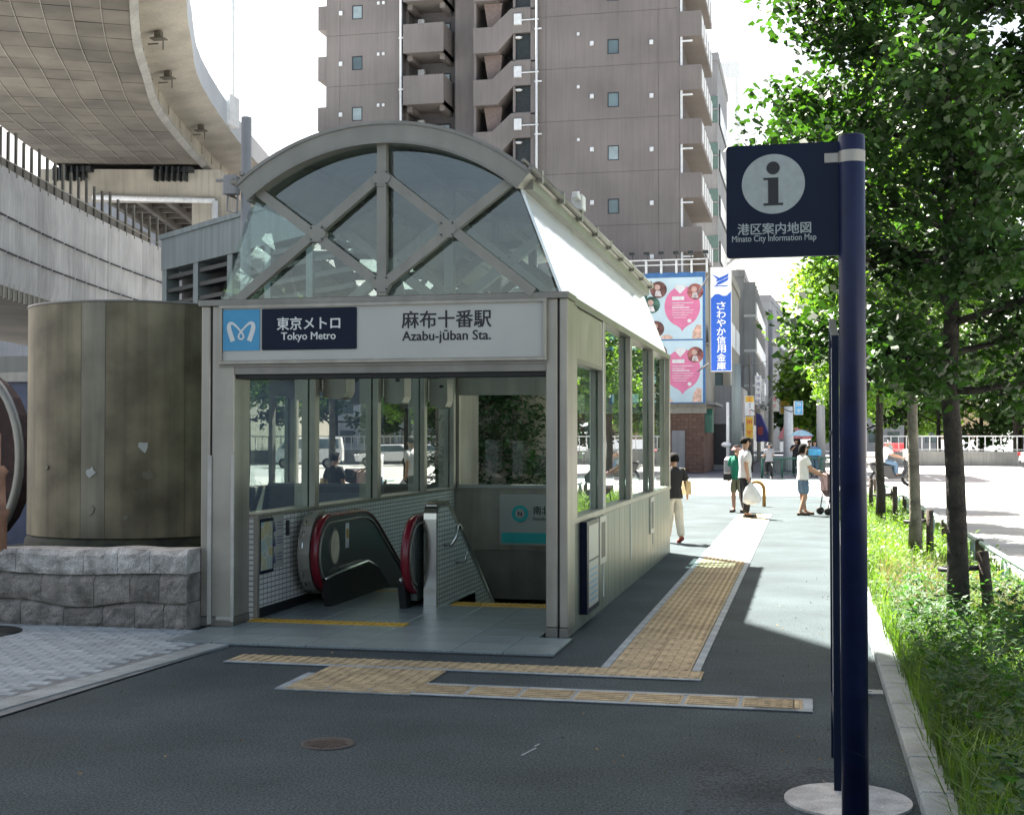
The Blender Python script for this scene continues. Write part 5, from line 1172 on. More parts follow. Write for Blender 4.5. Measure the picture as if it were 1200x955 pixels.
for (p0, p1, D0, D1) in (((862, 430), (935, 400), 62, 110), ((905, 455), (960, 430), 75, 60), ((905, 462), (880, 480), 75, 62), ((905, 458), (935, 480), 75, 62), ((885, 470), (915, 460), 70, 80)):
    a = at(*p0, D0); c_ = at(*p1, D1); mid = (a + c_) / 2 + Vector((0, 0, -.5)); b = MB(); b.tube([a, a.lerp(mid, .5) + Vector((0, 0, -.12)), mid, c_.lerp(mid, .5) + Vector((0, 0, -.12)), c_], .025, 4); b.build('wire', M['dark'], wr)
# green pedestrian railing at the crossing, yellow hoop
GR = thing('pedestrian_railing', 'green steel pedestrian railing across the mouth of the side street', 'railing'); ga = at(893, 558, 57); gb = at(985, 556, 59)
for k in range(5):
    q = ga.lerp(gb, k / 4); b = MB(); b.tube([(q.x, q.y, 0), (q.x, q.y, .86)], .045, 8); b.build('post', M['green'], GR)
b = MB(); b.tube([(ga.x, ga.y, .84), (gb.x, gb.y, .84)], .04, 6); b.tube([(ga.x, ga.y, .15), (gb.x, gb.y, .15)], .025, 6); b.build('rail', M['green'], GR)
b = MB()
for k in range(33): q = ga.lerp(gb, (k + .5) / 33); b.tube([(q.x, q.y, .15), (q.x, q.y, .84)], .01, 4)
b.build('bars', M['green'], GR)
a = at(886, 597, 33.2); b = MB(); r = .2
b.tube([(a.x - r, a.y, 0), (a.x - r, a.y, .42)] + [(a.x - r * math.cos(R(t)), a.y, .42 + r * math.sin(R(t))) for t in range(20, 161, 20)] + [(a.x + r, a.y, .42), (a.x + r, a.y, 0)], .045, 8)
tag(b.build('hoop_bollard', M['orange']), 'orange hoop bollard standing behind the man with the white bag', 'bollard')
# far avenue: low wall, railing, pale building, trees
FW = thing('far_fence', 'long white railing on a low wall across the wide road', 'fence')
b = MB(); b.box(5, 92, -.11, 60, 92.6, .85); b.build('base_wall', M['concrete'], FW)
b = MB()
for k in range(110): b.box(5 + k * .5, 92.2, .85, 5.06 + k * .5, 92.26, 1.85)
b.box(5, 92.18, 1.82, 60, 92.28, 1.9); b.box(5, 92.18, .95, 60, 92.28, 1.0); b.build('bars', M['whitepaint'], FW)
block('pale_office', 'pale blue white office building far behind the trees at the right edge', 22, 150, 60, 170, 21, M['palewall'], 3.5, 'strip', 4)
block('far_office', 'grey office block beyond the avenue hidden mostly by street trees', 0.5, 190, 18, 215, 16, M['grey'], 3.5, 'strip', 4)
block('road_side_block', 'beige block across the avenue beyond the frame, mirrored in the station glass', 34, 60, 50, 120, 14, M['beige'], 3.5, 'strip', 6)
# ================================================================ information sign
IS = thing('information_sign', 'dark blue information sign on a tall blue pole with round white i symbol', 'information sign', (.2, 6.0, 1.7 - 1.7 * .934))
PX, PY_ = 0, 0
b = MB(); b.lathe([(.062, -.12), (.062, 3.12), (.058, 3.132), (0, 3.135)], 32, (PX, PY_)); b.build('pole', M['navypole'], IS)
b = MB(); b.lathe([(.0635, 3.0), (.0635, 3.055)], 32, (PX, PY_), cap=False); b.bbox(PX - .125, PY_ - .018, 3.005, PX - .06, PY_ - .012, 3.05, .002); b.build('clamp_band', M['steel'], IS)
x0, x1 = PX - .06 - .525, PX - .05
b = MB(); b.prism(rrect(x0, 2.565, x1, 3.105, .016), 'y', PY_ - .012, PY_ + .014); pn = b.build('panel', M['navy'], IS)
cx_, cz_ = x0 + .222, 2.915
b = MB(); b.prism([(cx_ + .148 * math.cos(R(a)), cz_ + .143 * math.sin(R(a))) for a in range(0, 360, 6)], 'y', PY_ - .014, PY_ - .0121); b.build('white_disc', M['infogrey'], pn)
b = MB(); y0, y1 = PY_ - .0162, PY_ - .0141
b.prism([(cx_ + .031 * math.cos(R(a)), cz_ + .076 + .031 * math.sin(R(a))) for a in range(0, 360, 12)], 'y', y0, y1)
b.prism([(cx_ - .046, cz_ + .03), (cx_ + .024, cz_ + .03), (cx_ + .024, cz_ - .092), (cx_ + .046, cz_ - .092), (cx_ + .046, cz_ - .103), (cx_ - .046, cz_ - .103), (cx_ - .046, cz_ - .092), (cx_ - .024, cz_ - .092), (cx_ - .024, cz_ + .019), (cx_ - .046, cz_ + .019)], 'y', y0, y1); b.build('letter_i', M['ink'], pn)
fit('lettering', '港区案内地図', .345, M['infogrey'], pn, (cx_ + .003, PY_ - .0125, 2.702), bold=.018, extrude=.0008)
fit('lettering', 'Minato City Information Map', .395, M['infogrey'], pn, (cx_ + .002, PY_ - .0125, 2.652), bold=.012, H=.04, extrude=.0008)

IS.scale = (.934,) * 3
b = MB(); b.prism([(.18 + .292 * math.cos(R(a)), 6.42 + .30 * math.sin(R(a)) * (1 + .012 * math.sin(a * .3))) for a in range(0, 360, 9)], 'z', .002, .016); tag(b.build('concrete_disc', mat('base_concrete', (.34, .35, .34), .9, var=.18, scale=7, bump=.6, speck=.2)), 'round pale concrete footing around the base of the blue sign pole', 'concrete footing')
MBd = thing('side_map_board', 'slim map board seen edge on behind the blue sign pole', 'map board')
b = MB(); b.bbox(.12, 6.56, .0, .155, 6.6, 2.2, .004); b.bbox(.12, 7.3, .0, .155, 7.34, 2.34, .004); b.box(.12, 6.6, .3, .155, 7.3, .35); b.prism([(6.6, 2.2), (7.3, 2.34), (7.3, 2.3), (6.6, 2.16)], 'x', .12, .155); b.box(.118, 6.6, 1.72, .157, 7.3, 1.74); b.build('frame', M['navy'], MBd)
b = MB(); b.box(.13, 6.6, .35, .145, 7.3, 1.72); b.box(.13, 6.6, 1.74, .145, 7.3, 2.18); b.build('map_panel', M['palewall'], MBd)

# ================================================================ people
def fig(name, J, edges, rad, m, parent, sub=2, sm=True):
    "a skinned surface grown over connected joints"
    names = list(J); me = bpy.data.meshes.new(name)
    me.from_pydata([J[k] for k in names], [(names.index(a), names.index(b_)) for a, b_ in edges], [])
    o = ob(name, me, parent); mod = o.modifiers.new('skin', 'SKIN'); mod.use_smooth_shade = sm; mod.branch_smoothing = .6
    sv = me.skin_vertices[0].data
    for i, k in enumerate(names):
        r = rad[k]; sv[i].radius = r if isinstance(r, tuple) else (r, r); sv[i].use_root = (i == 0)
    if sub: s_ = o.modifiers.new('sub', 'SUBSURF'); s_.levels = 2; s_.render_levels = 2
    me.materials.append(m); return o
def person(label, loc, rz, H, pose, top, bottom, shoe, long_top=None, group=None, hat=None, bot_len='ankle', sleeve=.45, fat=1., hairlen=0, backpack=None):
    """facing local +y, left is -x. pose gives joint offsets for a 1.70 m figure"""
    P = thing('person', label, 'person', loc, rz, group); P.scale = (H / 1.7,) * 3
    d = dict(pelvis=(0, 0, .93), waist=(0, 0, 1.06), chest=(0, .01, 1.26), upch=(0, 0, 1.38), neck=(0, .0, 1.47), head0=(0, .02, 1.54), headm=(0, .025, 1.61), top=(0, .01, 1.67))
    for s, q in ((-1, 'l'), (1, 'r')):
        d.update({'sh' + q: (s * .17, 0, 1.39), 'el' + q: (s * .21, -.02, 1.12), 'wr' + q: (s * .22, .03, .89), 'hip' + q: (s * .09, 0, .88), 'kn' + q: (s * .1, .015, .48), 'an' + q: (s * .1, -.02, .09), 'toe' + q: (s * .11, .15, .035), 'heel' + q: (s * .1, -.05, .04)})
    d.update(pose)
    E1 = [('pelvis', 'waist'), ('waist', 'chest'), ('chest', 'upch'), ('upch', 'neck'), ('neck', 'head0'), ('head0', 'headm'), ('headm', 'top')]
    rad = dict(pelvis=(.11, .1), waist=(.11, .1), chest=(.13, .11), upch=(.1, .085), neck=.05, head0=(.062, .075), headm=(.075, .09), top=(.05, .06))
    for s, q in ((-1, 'l'), (1, 'r')):
        E1 += [('upch', 'sh' + q), ('sh' + q, 'el' + q), ('el' + q, 'wr' + q), ('pelvis', 'hip' + q), ('hip' + q, 'kn' + q), ('kn' + q, 'an' + q), ('an' + q, 'toe' + q)]
        rad.update({'sh' + q: .05, 'el' + q: .05, 'wr' + q: .033, 'hip' + q: .07, 'kn' + q: .068, 'an' + q: .042, 'toe' + q: .028})
        w_ = Vector(d['wr' + q]); e_ = Vector(d['el' + q]); dr__ = (w_ - e_).normalized(); side = dr__.cross(Vector((1, 0, .1))).normalized()
        pm = w_ + dr__ * .06; d['pm' + q] = tuple(pm); E1.append(('wr' + q, 'pm' + q)); rad['pm' + q] = (.034, .018)
        for f in range(4):
            k1 = 'f%s%da' % (q, f); k2 = 'f%s%db' % (q, f); o_ = side * (f - 1.5) * .018; inw = Vector((-s, 0, 0)) * .02
            d[k1] = tuple(pm + o_ + dr__ * .045); d[k2] = tuple(pm + o_ + dr__ * (.075 - abs(f - 1.3) * .006) + inw); E1 += [('pm' + q, k1), (k1, k2)]; rad[k1] = .0095; rad[k2] = .008
        k1 = 't' + q; d[k1] = tuple(w_ + dr__ * .05 + side * .045); E1.append(('wr' + q, k1)); rad[k1] = .01
    J = {k: d[k] for k in ['pelvis'] + [k for k in d if k != 'pelvis' and not k.startswith('heel')]}
    fig('body', J, E1, rad, M['skin'], P)
    # face and ears
    hd_ = Vector(d['headm']); f = MB(); f.tube([hd_ + Vector((0, .085, .02)), hd_ + Vector((0, .112, -.02)), hd_ + Vector((0, .088, -.03))], [.008, .014, .006], 6)
    for s in (-1, 1): f.tube([hd_ + Vector((s * .072, .0, .02)), hd_ + Vector((s * .088, -.012, 0)), hd_ + Vector((s * .075, 0, -.03))], [.012, .016, .01], 5); 
    f.build('nose_and_ears', M['skin'], P)
    f = MB()
    for s in (-1, 1): f.tube([hd_ + Vector((s * .03 - .012, .085, .01)), hd_ + Vector((s * .03 + .012, .085, .01))], .006, 5)
    f.tube([hd_ + Vector((-.02, .088, -.055)), hd_ + Vector((.02, .088, -.055))], .004, 5); f.build('eyes_and_mouth', M['hair'], P)
    hm = M['hair']
    hh = MB(); 
    rows = 9; V = []; n = 16
    for i in range(rows):
        t = i / (rows - 1); ph = t * math.pi * .62
        for j in range(n):
            a = 2 * math.pi * j / n; back = -math.sin(a); r = math.sin(ph)
            drop = 1.0 if back > -.2 else .55
            V.append((hd_.x + .1 * r * math.cos(a), hd_.y - .02 + .112 * r * math.sin(a), hd_.z + .02 + .108 * math.cos(ph * drop) - (hairlen * t * t if back > -.3 else 0)))
    hh.add(V, [(i * n + j, i * n + (j + 1) % n, (i + 1) * n + (j + 1) % n, (i + 1) * n + j) for i in range(1, rows - 1) for j in range(n)] + [tuple(reversed([n + j for j in range(n)]))], 0, True)
    if not hat: hh.build('hair', hm, P)
    else:
        hh.build('hair', hm, P); q = MB(); q.lathe([(.0, .115), (.06, .105), (.1, .05), (.105, .02), (.15, .0), (.148, -.01), (.1, .012)], 20, cap=False); o = q.build('hat', hat, P); o.location = hd_ + Vector((0, -.005, .01))
    # shirt lofted round the torso, with sleeves on the arms
    up_ = Vector(d['upch']); pe = Vector(d['pelvis']); ch = Vector(d['chest']); wa = Vector(d['waist']); nk_ = Vector(d['neck']); sb_ = MB(); V = []; ns_ = 16
    ax = (Vector(d['shr']) - Vector(d['shl'])).normalized()
    rings = [(pe + Vector((0, 0, -.07)), .178 * fat, .14), (pe, .172 * fat, .135), (wa, .155 * fat, .122), (ch, .178 * fat, .138), (ch.lerp(up_, .6), .188, .13), (up_ + Vector((0, 0, .01)), .18, .105), (up_.lerp(nk_, .55), .125, .078), (nk_ + Vector((0, 0, -.005)), .064, .062)]
    for c_, rx, ry in rings:
        for q_ in range(ns_): a = 2 * math.pi * q_ / ns_; k_ = 1 + .03 * math.sin(3 * a + c_.z * 17); V.append(c_ + Vector((rx * k_ * math.cos(a), ry * k_ * math.sin(a), 0)))
    sb_.add(V, [(i * ns_ + q_, i * ns_ + (q_ + 1) % ns_, (i + 1) * ns_ + (q_ + 1) % ns_, (i + 1) * ns_ + q_) for i in range(len(rings) - 1) for q_ in range(ns_)], 0, True)
    for q in 'lr':
        a_ = Vector(d['sh' + q]); e_ = a_.lerp(Vector(d['el' + q]), .72); n_ = (e_ - a_).normalized(); sg_ = 1 if q == 'r' else -1
        sb_.tube([a_ + Vector((-sg_ * .06, 0, .0)), a_ + Vector((-sg_ * .01, 0, .002)), a_ + n_ * .06, e_], [.06, .068, .07, .074], 12)
    sb_.build('shirt', top, P)
    T = {'pelvis': d['pelvis'], 'wa': (d['waist'][0], d['waist'][1], d['waist'][2] - .05)}; Et = [('pelvis', 'wa')]; rt_ = dict(pelvis=(.175 * fat, .155), wa=(.15 * fat, .13))
    for q in 'lr':
        T['hip' + q] = d['hip' + q]; T['kn' + q] = d['kn' + q]; Et += [('pelvis', 'hip' + q), ('hip' + q, 'kn' + q)]; rt_['hip' + q] = .12 * fat; rt_['kn' + q] = .095
        if bot_len == 'ankle': T['an' + q] = (d['an' + q][0], d['an' + q][1], d['an' + q][2]); Et.append(('kn' + q, 'an' + q)); rt_['an' + q] = .075
        elif bot_len == 'calf': T['an' + q] = tuple(Vector(d['kn' + q]).lerp(Vector(d['an' + q]), .25)); Et.append(('kn' + q, 'an' + q)); rt_['an' + q] = .075
    fig('trousers', T, Et, rt_, bottom, P)
    for q in 'lr':
        a = Vector(d['heel' + q]); t_ = Vector(d['toe' + q]); f = MB(); n = (t_ - a).normalized(); f.tube([a - n * .03, a + n * .01, a.lerp(t_, .5) + Vector((0, 0, .005)), t_ + n * .02, t_ + n * .07], [.025, .045, .042, .045, .02], 8, ry=.038); f.build('shoe', shoe, P)
    return P
WHT = mat('white_cloth', (.7, .7, .7), .8, var=.05); WHO = mat('white_shirt', (.62, .6, .62), .8, var=.05); BLK = mat('black_cloth', (.02, .02, .022), .9, var=.1); CRM = mat('cream_cloth', (.62, .58, .5), .85, var=.06)
DEN = mat('denim', (.13, .2, .29), .85, var=.15); KHK = mat('khaki_cloth', (.16, .16, .1), .85, var=.15); GRN = mat('green_cloth', (.01, .2, .12), .8, var=.1); GRY = mat('grey_cloth', (.3, .3, .32), .85, var=.1); BAGC = mat('tan_bag', (.58, .42, .22), .7, var=.1); PLS = mat('plastic_bag', (.75, .77, .8), .4, var=.06, transl=(1, 1, 1, .4)); SHB = mat('dark_shoe', (.03, .025, .02), .6)
pos = lambda px, D: (at(px, 560, D).x, at(px, 560, D).y, 0)
ml = pos(873, 28.5)
person('man in a white short sleeved shirt and black trousers holding a white plastic bag', ml, R(12.55 - 80), 1.70, dict(ell=(-.19, .02, 1.1), wrl=(-.2, .08, .86), elr=(.2, -.05, 1.12), wrr=(.22, .0, .88), anl=(-.1, .06, .09), toel=(-.12, .22, .035), heell=(-.1, .02, .04)), WHO, BLK, SHB, bot_len='ankle', sleeve=.45)
PB_ = thing('plastic_bag', 'full white plastic shopping bag hanging from the hand of the man', 'shopping bag', ml, R(12.55 - 80))
b = MB(); n = 14; rows = [(.03, .78), (.05, .74), (.12, .66), (.2, .52), (.23, .4), (.21, .3), (.1, .25), (.01, .245)]
V = []
for r, z in rows:
    for j in range(n): a = 2 * math.pi * j / n; k = 1 + .12 * math.sin(3 * a + z * 9); V.append((.26 + r * k * .5 * math.cos(a), .1 + r * k * .9 * math.sin(a) - .06, z * .9 + .07))
b.add(V, [(i * n + j, (i + 1) * n + j, (i + 1) * n + (j + 1) % n, i * n + (j + 1) % n) for i in range(len(rows) - 1) for j in range(n)], 0, True); b.build('bag', PLS, PB_)
b = MB(); b.tube([(.22, -.03, .76), (.22, .0, .84), (.24, -.03, .76)], .008, 5); b.build('handle', PLS, PB_)
person('person in green with a grey backpack and khaki shorts behind the man', pos(864, 30.6), R(12.55 + 150), 1.52, dict(ell=(-.24, .1, 1.2), wrl=(-.12, .22, 1.42), anl=(-.13, -.1, .09), toel=(-.14, .06, .035), heell=(-.13, -.16, .04)), GRN, KHK, SHB, bot_len='knee', hat=mat('pink_hat', (.6, .35, .33), .8))
bp_ = at(857, 560, 30.8); b = MB(); b.bbox(-.16, -.14, .86, .16, .12, 1.28, .07); b.tube([(-.1, .12, 1.24), (-.1, .2, 1.2), (-.1, .14, .95)], .02, 5); b.tube([(.1, .12, 1.24), (.1, .2, 1.2), (.1, .14, .95)], .02, 5); o = b.build('backpack', GRY); o.location = (bp_.x, bp_.y, 0); o.rotation_euler = (0, 0, R(-40)); tag(o, 'grey backpack on the back of the person in green', 'backpack')
b = MB(); b.bbox(-.09, -.08, .74, .09, .08, .92, .03); o = b.build('waist_bag', BLK); q = at(852.5, 560, 30.5); o.location = (q.x, q.y, 0); tag(o, 'small black bag hanging at the side of the person in green', 'bag')
wl = pos(941, 29.4)
person('woman in a white top and denim knee shorts pushing a stroller', wl, R(12.55 - 78), 1.56, dict(ell=(-.19, .12, 1.14), wrl=(-.18, .4, 1.02), elr=(.19, .1, 1.14), wrr=(.18, .4, 1.0), anl=(-.1, .1, .09), toel=(-.1, .26, .035), heell=(-.1, .05, .04), anr=(.1, -.12, .09), toer=(.1, .04, .035), heelr=(.1, -.17, .04)), WHT, DEN, mat('sandal', (.1, .06, .04), .7), bot_len='knee', fat=1.08, hairlen=.09, sleeve=.5)
SR = thing('stroller', 'baby stroller with brown seat pushed by the woman in denim shorts', 'stroller', wl, R(12.55 - 78))
b = MB(); b.prism([(.5, .9), (.5, .55), (.62, .4), (.95, .38), (1.0, .5), (.75, .55), (.62, .95)], 'x', -.18, .18); b.build('seat', mat('brown_cloth', (.1, .06, .06), .85), SR)
b = MB(); b.prism([(.62, .95), (.85, .98), (1.02, .82), (1.0, .7), (.68, .62)], 'x', -.19, .19); b.build('hood', BLK, SR)
b = MB()
for s in (-1, 1): b.tube([(s * .18, .36, .98), (s * .18, .5, .92), (s * .19, .9, .3), (s * .2, 1.1, .1)], .014, 6); b.tube([(s * .18, .6, .75), (s * .2, .5, .1)], .014, 6); b.tube([(s * .19, .55, .3), (s * .19, 1.0, .3)], .01, 5)
b.tube([(-.18, .36, .98), (.18, .36, .98)], .016, 6); b.build('frame', M['dark'], SR)
for s in (-1, 1):
    for y in (.5, 1.1): q = MB(); q.tube([(s * .2 - .03, y, .09), (s * .2 + .03, y, .09)], .085, 14); q.build('wheel', M['black'], SR)
ld = pos(790, 21.6)
person('woman in a black top and white trousers walking away beside the station', ld, R(12.55 + 12), 1.44, dict(elr=(.25, -.02, 1.14), wrr=(.3, .1, .94), ell=(-.2, .05, 1.12), anl=(-.09, .16, .09), toel=(-.09, .3, .04), heell=(-.09, .1, .05), knr=(.09, -.0, .48), anr=(.09, -.16, .12), toer=(.09, -.02, .03), heelr=(.09, -.21, .1)), BLK, CRM, mat('red_sandal', (.25, .04, .03), .6), fat=.95, hairlen=.03, sleeve=.45)
b = MB(); b.prism([(-.14, .92), (.16, .9), (.14, 1.16), (-.1, 1.18)], 'x', .2, .3); b.tube([(.25, -.08, 1.15), (.2, -.02, 1.4), (.25, .1, 1.15)], .012, 6); o = b.build('shoulder_bag', BAGC); o.location = ld; o.rotation_euler = (0, 0, R(24)); o.scale = (.86,) * 3; tag(o, 'tan shoulder bag carried by the woman in the black top', 'bag')
# far pedestrians
person('cyclist with a dark backpack riding away up the side street', pos(901.5, 56), R(12), 1.5, dict(pelvis=(0, -.05, .9), ell=(-.2, .1, 1.15), wrl=(-.22, .35, 1.05), elr=(.2, .1, 1.15), wrr=(.22, .35, 1.05), knl=(-.1, .2, .62), anl=(-.1, .12, .3), toel=(-.1, .26, .27), heell=(-.1, .07, .27)), GRY, BLK, SHB, hat=mat('pale_cap', (.6, .58, .6), .8))
bc = pos(901.5, 56); b = MB()
for y in (-.5, .55): b.tube([(.0, y + .32 * math.cos(R(a)), .33 + .32 * math.sin(R(a))) for a in range(0, 360, 20)], .02, 5, closed=True)
b.tube([(0, -.5, .33), (0, 0, .75), (0, .5, .85), (0, .55, .33)], .02, 5); b.tube([(0, -.02, .33), (0, 0, .78)], .02, 5); b.tube([(-.25, .5, .98), (.25, .5, .98)], .015, 5); o = b.build('bicycle', M['dark']); o.location = bc; o.rotation_euler = (0, 0, R(12)); tag(o, 'bicycle ridden up the side street by the cyclist with a backpack', 'bicycle')
person('pedestrian in black under a pale blue umbrella beyond the railing', pos(933, 60), R(190), 1.66, dict(wrr=(.15, .2, 1.3), elr=(.24, .05, 1.16)), BLK, BLK, SHB)
um = at(939, 511, 60); b = MB(); V = [(0, 0, .28)]
for r, z in ((.2, .25), (.42, .12), (.56, 0)): V += [(r * math.cos(R(a)), r * math.sin(R(a)), z + (0 if r < .5 or a % 90 == 0 else .02)) for a in range(0, 360, 45)]
b.add(V, [(0, 1 + j, 1 + (j + 1) % 8) for j in range(8)] + [(1 + i * 8 + j, 9 + i * 8 + j, 9 + i * 8 + (j + 1) % 8, 1 + i * 8 + (j + 1) % 8) for i in range(2) for j in range(8)]); b.tube([(0, 0, .3), (0, 0, -.7)], .012, 5, 1)
o = b.build('umbrella', [mat('umbrella_blue', (.35, .6, .75), .6, transl=(1, 1, 1, .4)), M['dark']]); o.location = um; tag(o, 'pale blue umbrella held above the pedestrian in black', 'umbrella')
person('woman in a blue top with a light blue bag crossing by the grey pole', pos(955, 59), R(170), 1.58, dict(anl=(-.1, .1, .09), toel=(-.1, .24, .03), heell=(-.1, .05, .04)), mat('blue_cloth', (.12, .2, .32), .8), DEN, SHB, hairlen=.2)
q = at(955, 530, 58.6); b = MB(); b.bbox(-.28, -.08, -.14, .28, .08, .14, .03); o = b.build('blue_bag', mat('bag_blue', (.08, .4, .65), .6)); o.location = q; tag(o, 'light blue bag carried by the woman in blue', 'bag')
person('pedestrian in dark clothes between the umbrella and the woman in blue', pos(948.5, 61), R(180), 1.6, {}, mat('olive_cloth', (.1, .1, .06), .8), BLK, SHB)

# ================================================================ vehicles
def car(label, loc, rz, paint, van=False, group=None, trunk=False):
    t = thing('parked_car' , label, 'van' if van else 'car', loc, rz, group)
    Lc, Wd, Hh = (4.4, 1.7, 1.9) if van else (4.3, 1.7, 1.45)
    if van: body = [(-2.2, .35), (-2.25, 1.0), (-1.75, 1.15), (-1.2, 1.85), (2.1, 1.9), (2.2, 1.2), (2.2, .35)]; cab = [(-1.65, 1.18), (-1.2, 1.75), (2.02, 1.78), (2.08, 1.18)]
    else: body = [(-2.15, .3), (-2.15, .72), (-1.1, .9), (-.45, 1.4), (.95, 1.43), (1.7, .98), (2.1, .92), (2.15, .35)]; cab = [(-.98, .92), (-.42, 1.34), (.9, 1.36), (1.5, .96)]
    # body lofted with the upper part drawn in
    V = []; n = len(body)
    for s in (-1, 1):
        for y, z in body: V.append((s * (Wd / 2 - max(0, z - .95) * .22), y, z))
    b = MB(); b.add(V, [tuple(range(n)), tuple(reversed(range(n, 2 * n)))] + [(i, n + i, n + (i + 1) % n, (i + 1) % n) for i in range(n)]); o = b.build('body', paint, t); bv = o.modifiers.new('bevel', 'BEVEL'); bv.width = .05; bv.segments = 2
    b = MB(); n = len(cab)
    for s in (-1, 1):
        V = [(s * (Wd / 2 + .008 - max(0, z - .95) * .22), y + (.08 if y < 0 else -.08), z + .02 * (z < 1.2)) for y, z in cab]; b.add(V, [tuple(range(n)) if s < 0 else tuple(reversed(range(n)))])
    zt_, zb2 = cab[1][1], cab[0][1]
    def endw(p, q_): 
        yy = [p[0], q_[0]]; off = -.02 if p[0] < 0 else .02
        return [(-(Wd / 2 - .1 - max(0, p[1] - .95) * .2), p[0] + off, p[1]), ((Wd / 2 - .1 - max(0, p[1] - .95) * .2), p[0] + off, p[1]), ((Wd / 2 - .12 - max(0, q_[1] - .95) * .22), q_[0] + off, q_[1]), (-(Wd / 2 - .12 - max(0, q_[1] - .95) * .22), q_[0] + off, q_[1])]
    b.add(endw(cab[0], cab[1]), [(0, 1, 2, 3)]); b.add(endw(cab[-1], cab[-2]), [(3, 2, 1, 0)]); b.build('windows', M['winpane'], t)
    for s in (-1, 1):
        for y in (-1.35, 1.3):
            w_ = MB(); w_.tube([(s * (Wd / 2 - .18), y, .31), (s * (Wd / 2 + .01), y, .31)], .31, 18); w_.tube([(s * (Wd / 2 + .011), y, .31), (s * (Wd / 2 + .02), y, .31)], .18, 14, 1); w_.build('wheel', [M['black'], M['steel']], t)
        l_ = MB(); l_.bbox(s * .62 - .16, -2.2 if not van else -2.28, .62, s * .62 + .16, -2.1, .78, .02); l_.build('headlight', M['whitepaint'], t)
        l_ = MB(); l_.bbox(s * .66 - .1, 2.1, .75, s * .66 + .1, 2.2, .95, .02); l_.build('tail_light', mat('tail_red', (.4, .01, .01), .3), t)
    b = MB(); b.box(-.85, -2.21, .3, .85, -2.1, .45); b.box(-.85, 2.1, .3, .85, 2.2, .45); b.build('bumper', M['dark'], t)
    return t
CW = mat('car_white', (.7, .7, .7), .2, var=.03, spec=.7); CS = mat('car_silver', (.4, .42, .44), .25, .5, var=.03); CK = mat('car_black', (.015, .016, .02), .15, var=.03, spec=.8); CR = mat('car_red', (.4, .02, .02), .2, var=.03)
car('white van driving on the avenue by the far railing', (20, 77, -.11), R(75), CW, True, 'vehicles on the avenue')
car('white car following the van along the far side of the avenue', (17, 84, -.11), R(80), CW, False, 'vehicles on the avenue')
car('silver car on the near lanes of the avenue', (20.5, 52, -.11), R(95), CS, False, 'vehicles on the avenue')
car('white van stopped behind the silver car on the avenue', (24, 70, -.11), R(70), CW, True, 'vehicles on the avenue')
car('small red car far away on the avenue beyond the thin tree trunk', (at(1053, 520, 112).x, at(1053, 520, 112).y, -.11), R(20), CR, False, 'vehicles on the avenue')
car('white car nearest the white railing across the avenue', (15.2, 88, -.11), R(85), CW, False, 'vehicles on the avenue')
def scooter(label, loc, rz):
    t = thing('motor_scooter', label, 'motor scooter', loc, rz)
    for y in (-.6, .62):
        b = MB(); b.tube([(0, y + .24 * math.cos(R(a)), .3 + .24 * math.sin(R(a))) for a in range(0, 360, 20)], .06, 8, closed=True); b.tube([(-.05, y, .3), (.05, y, .3)], .12, 10, 1); b.build('wheel', [M['black'], M['steel']], t)
    b = MB(); b.prism([(-.5, .45), (-.85, .6), (-.95, .85), (-.1, .82), (.05, .45), (.35, .42), (.5, .7), (.45, 1.0), (.55, 1.02), (.68, .6), (.45, .3), (-.2, .28)], 'x', -.17, .17); o = b.build('body', CK, t); bv = o.modifiers.new('bevel', 'BEVEL'); bv.width = .04; bv.segments = 2
    b = MB(); b.bbox(-.15, -.85, .84, .15, -.05, .93, .04); b.build('seat', M['black'], t)
    b = MB(); b.tube([(-.33, .38, 1.08), (0, .45, 1.02), (.33, .38, 1.08)], .018, 6); b.tube([(0, .62, .3), (0, .45, 1.02)], .03, 6); b.tube([(-.25, .42, 1.08), (-.3, .4, 1.22)], .01, 5); b.bbox(-.36, .38, 1.2, -.26, .4, 1.28, .02); b.build('handlebar', M['dark'], t)
    b = MB(); b.bbox(-.3, .5, .95, .3, .54, 1.4, .01); b.build('windscreen', M['acrylic'], t)
    b = MB(); b.bbox(-.06, .56, .8, .06, .64, .92, .03); b.build('headlight', M['whitepaint'], t)
    return t
rider = dict(pelvis=(0, -.35, .98), waist=(0, -.32, 1.1), chest=(0, -.25, 1.3), upch=(0, -.22, 1.42), neck=(0, -.2, 1.5), head0=(0, -.18, 1.57), headm=(0, -.17, 1.64), top=(0, -.18, 1.7), shl=(-.17, -.22, 1.42), shr=(.17, -.22, 1.42), ell=(-.24, 0, 1.2), wrl=(-.28, .28, 1.1), elr=(.24, 0, 1.2), wrr=(.28, .28, 1.1), hipl=(-.1, -.3, .95), hipr=(.1, -.3, .95), knl=(-.17, .1, .85), knr=(.17, .1, .85), anl=(-.14, .1, .45), anr=(.14, .1, .45), toel=(-.14, .24, .42), toer=(.14, .24, .42), heell=(-.14, .05, .4), heelr=(.14, .05, .4))
s1 = at(1046, 565, 50.5); scooter('black motor scooter on the road behind the second tree trunk', (s1.x, s1.y, -.11), R(-75)); person('scooter rider in a white shirt on the black scooter', (s1.x, s1.y, -.11), R(-75), 1.7, rider, WHT, DEN, SHB, hat=mat('helmet_white', (.7, .7, .7), .2))

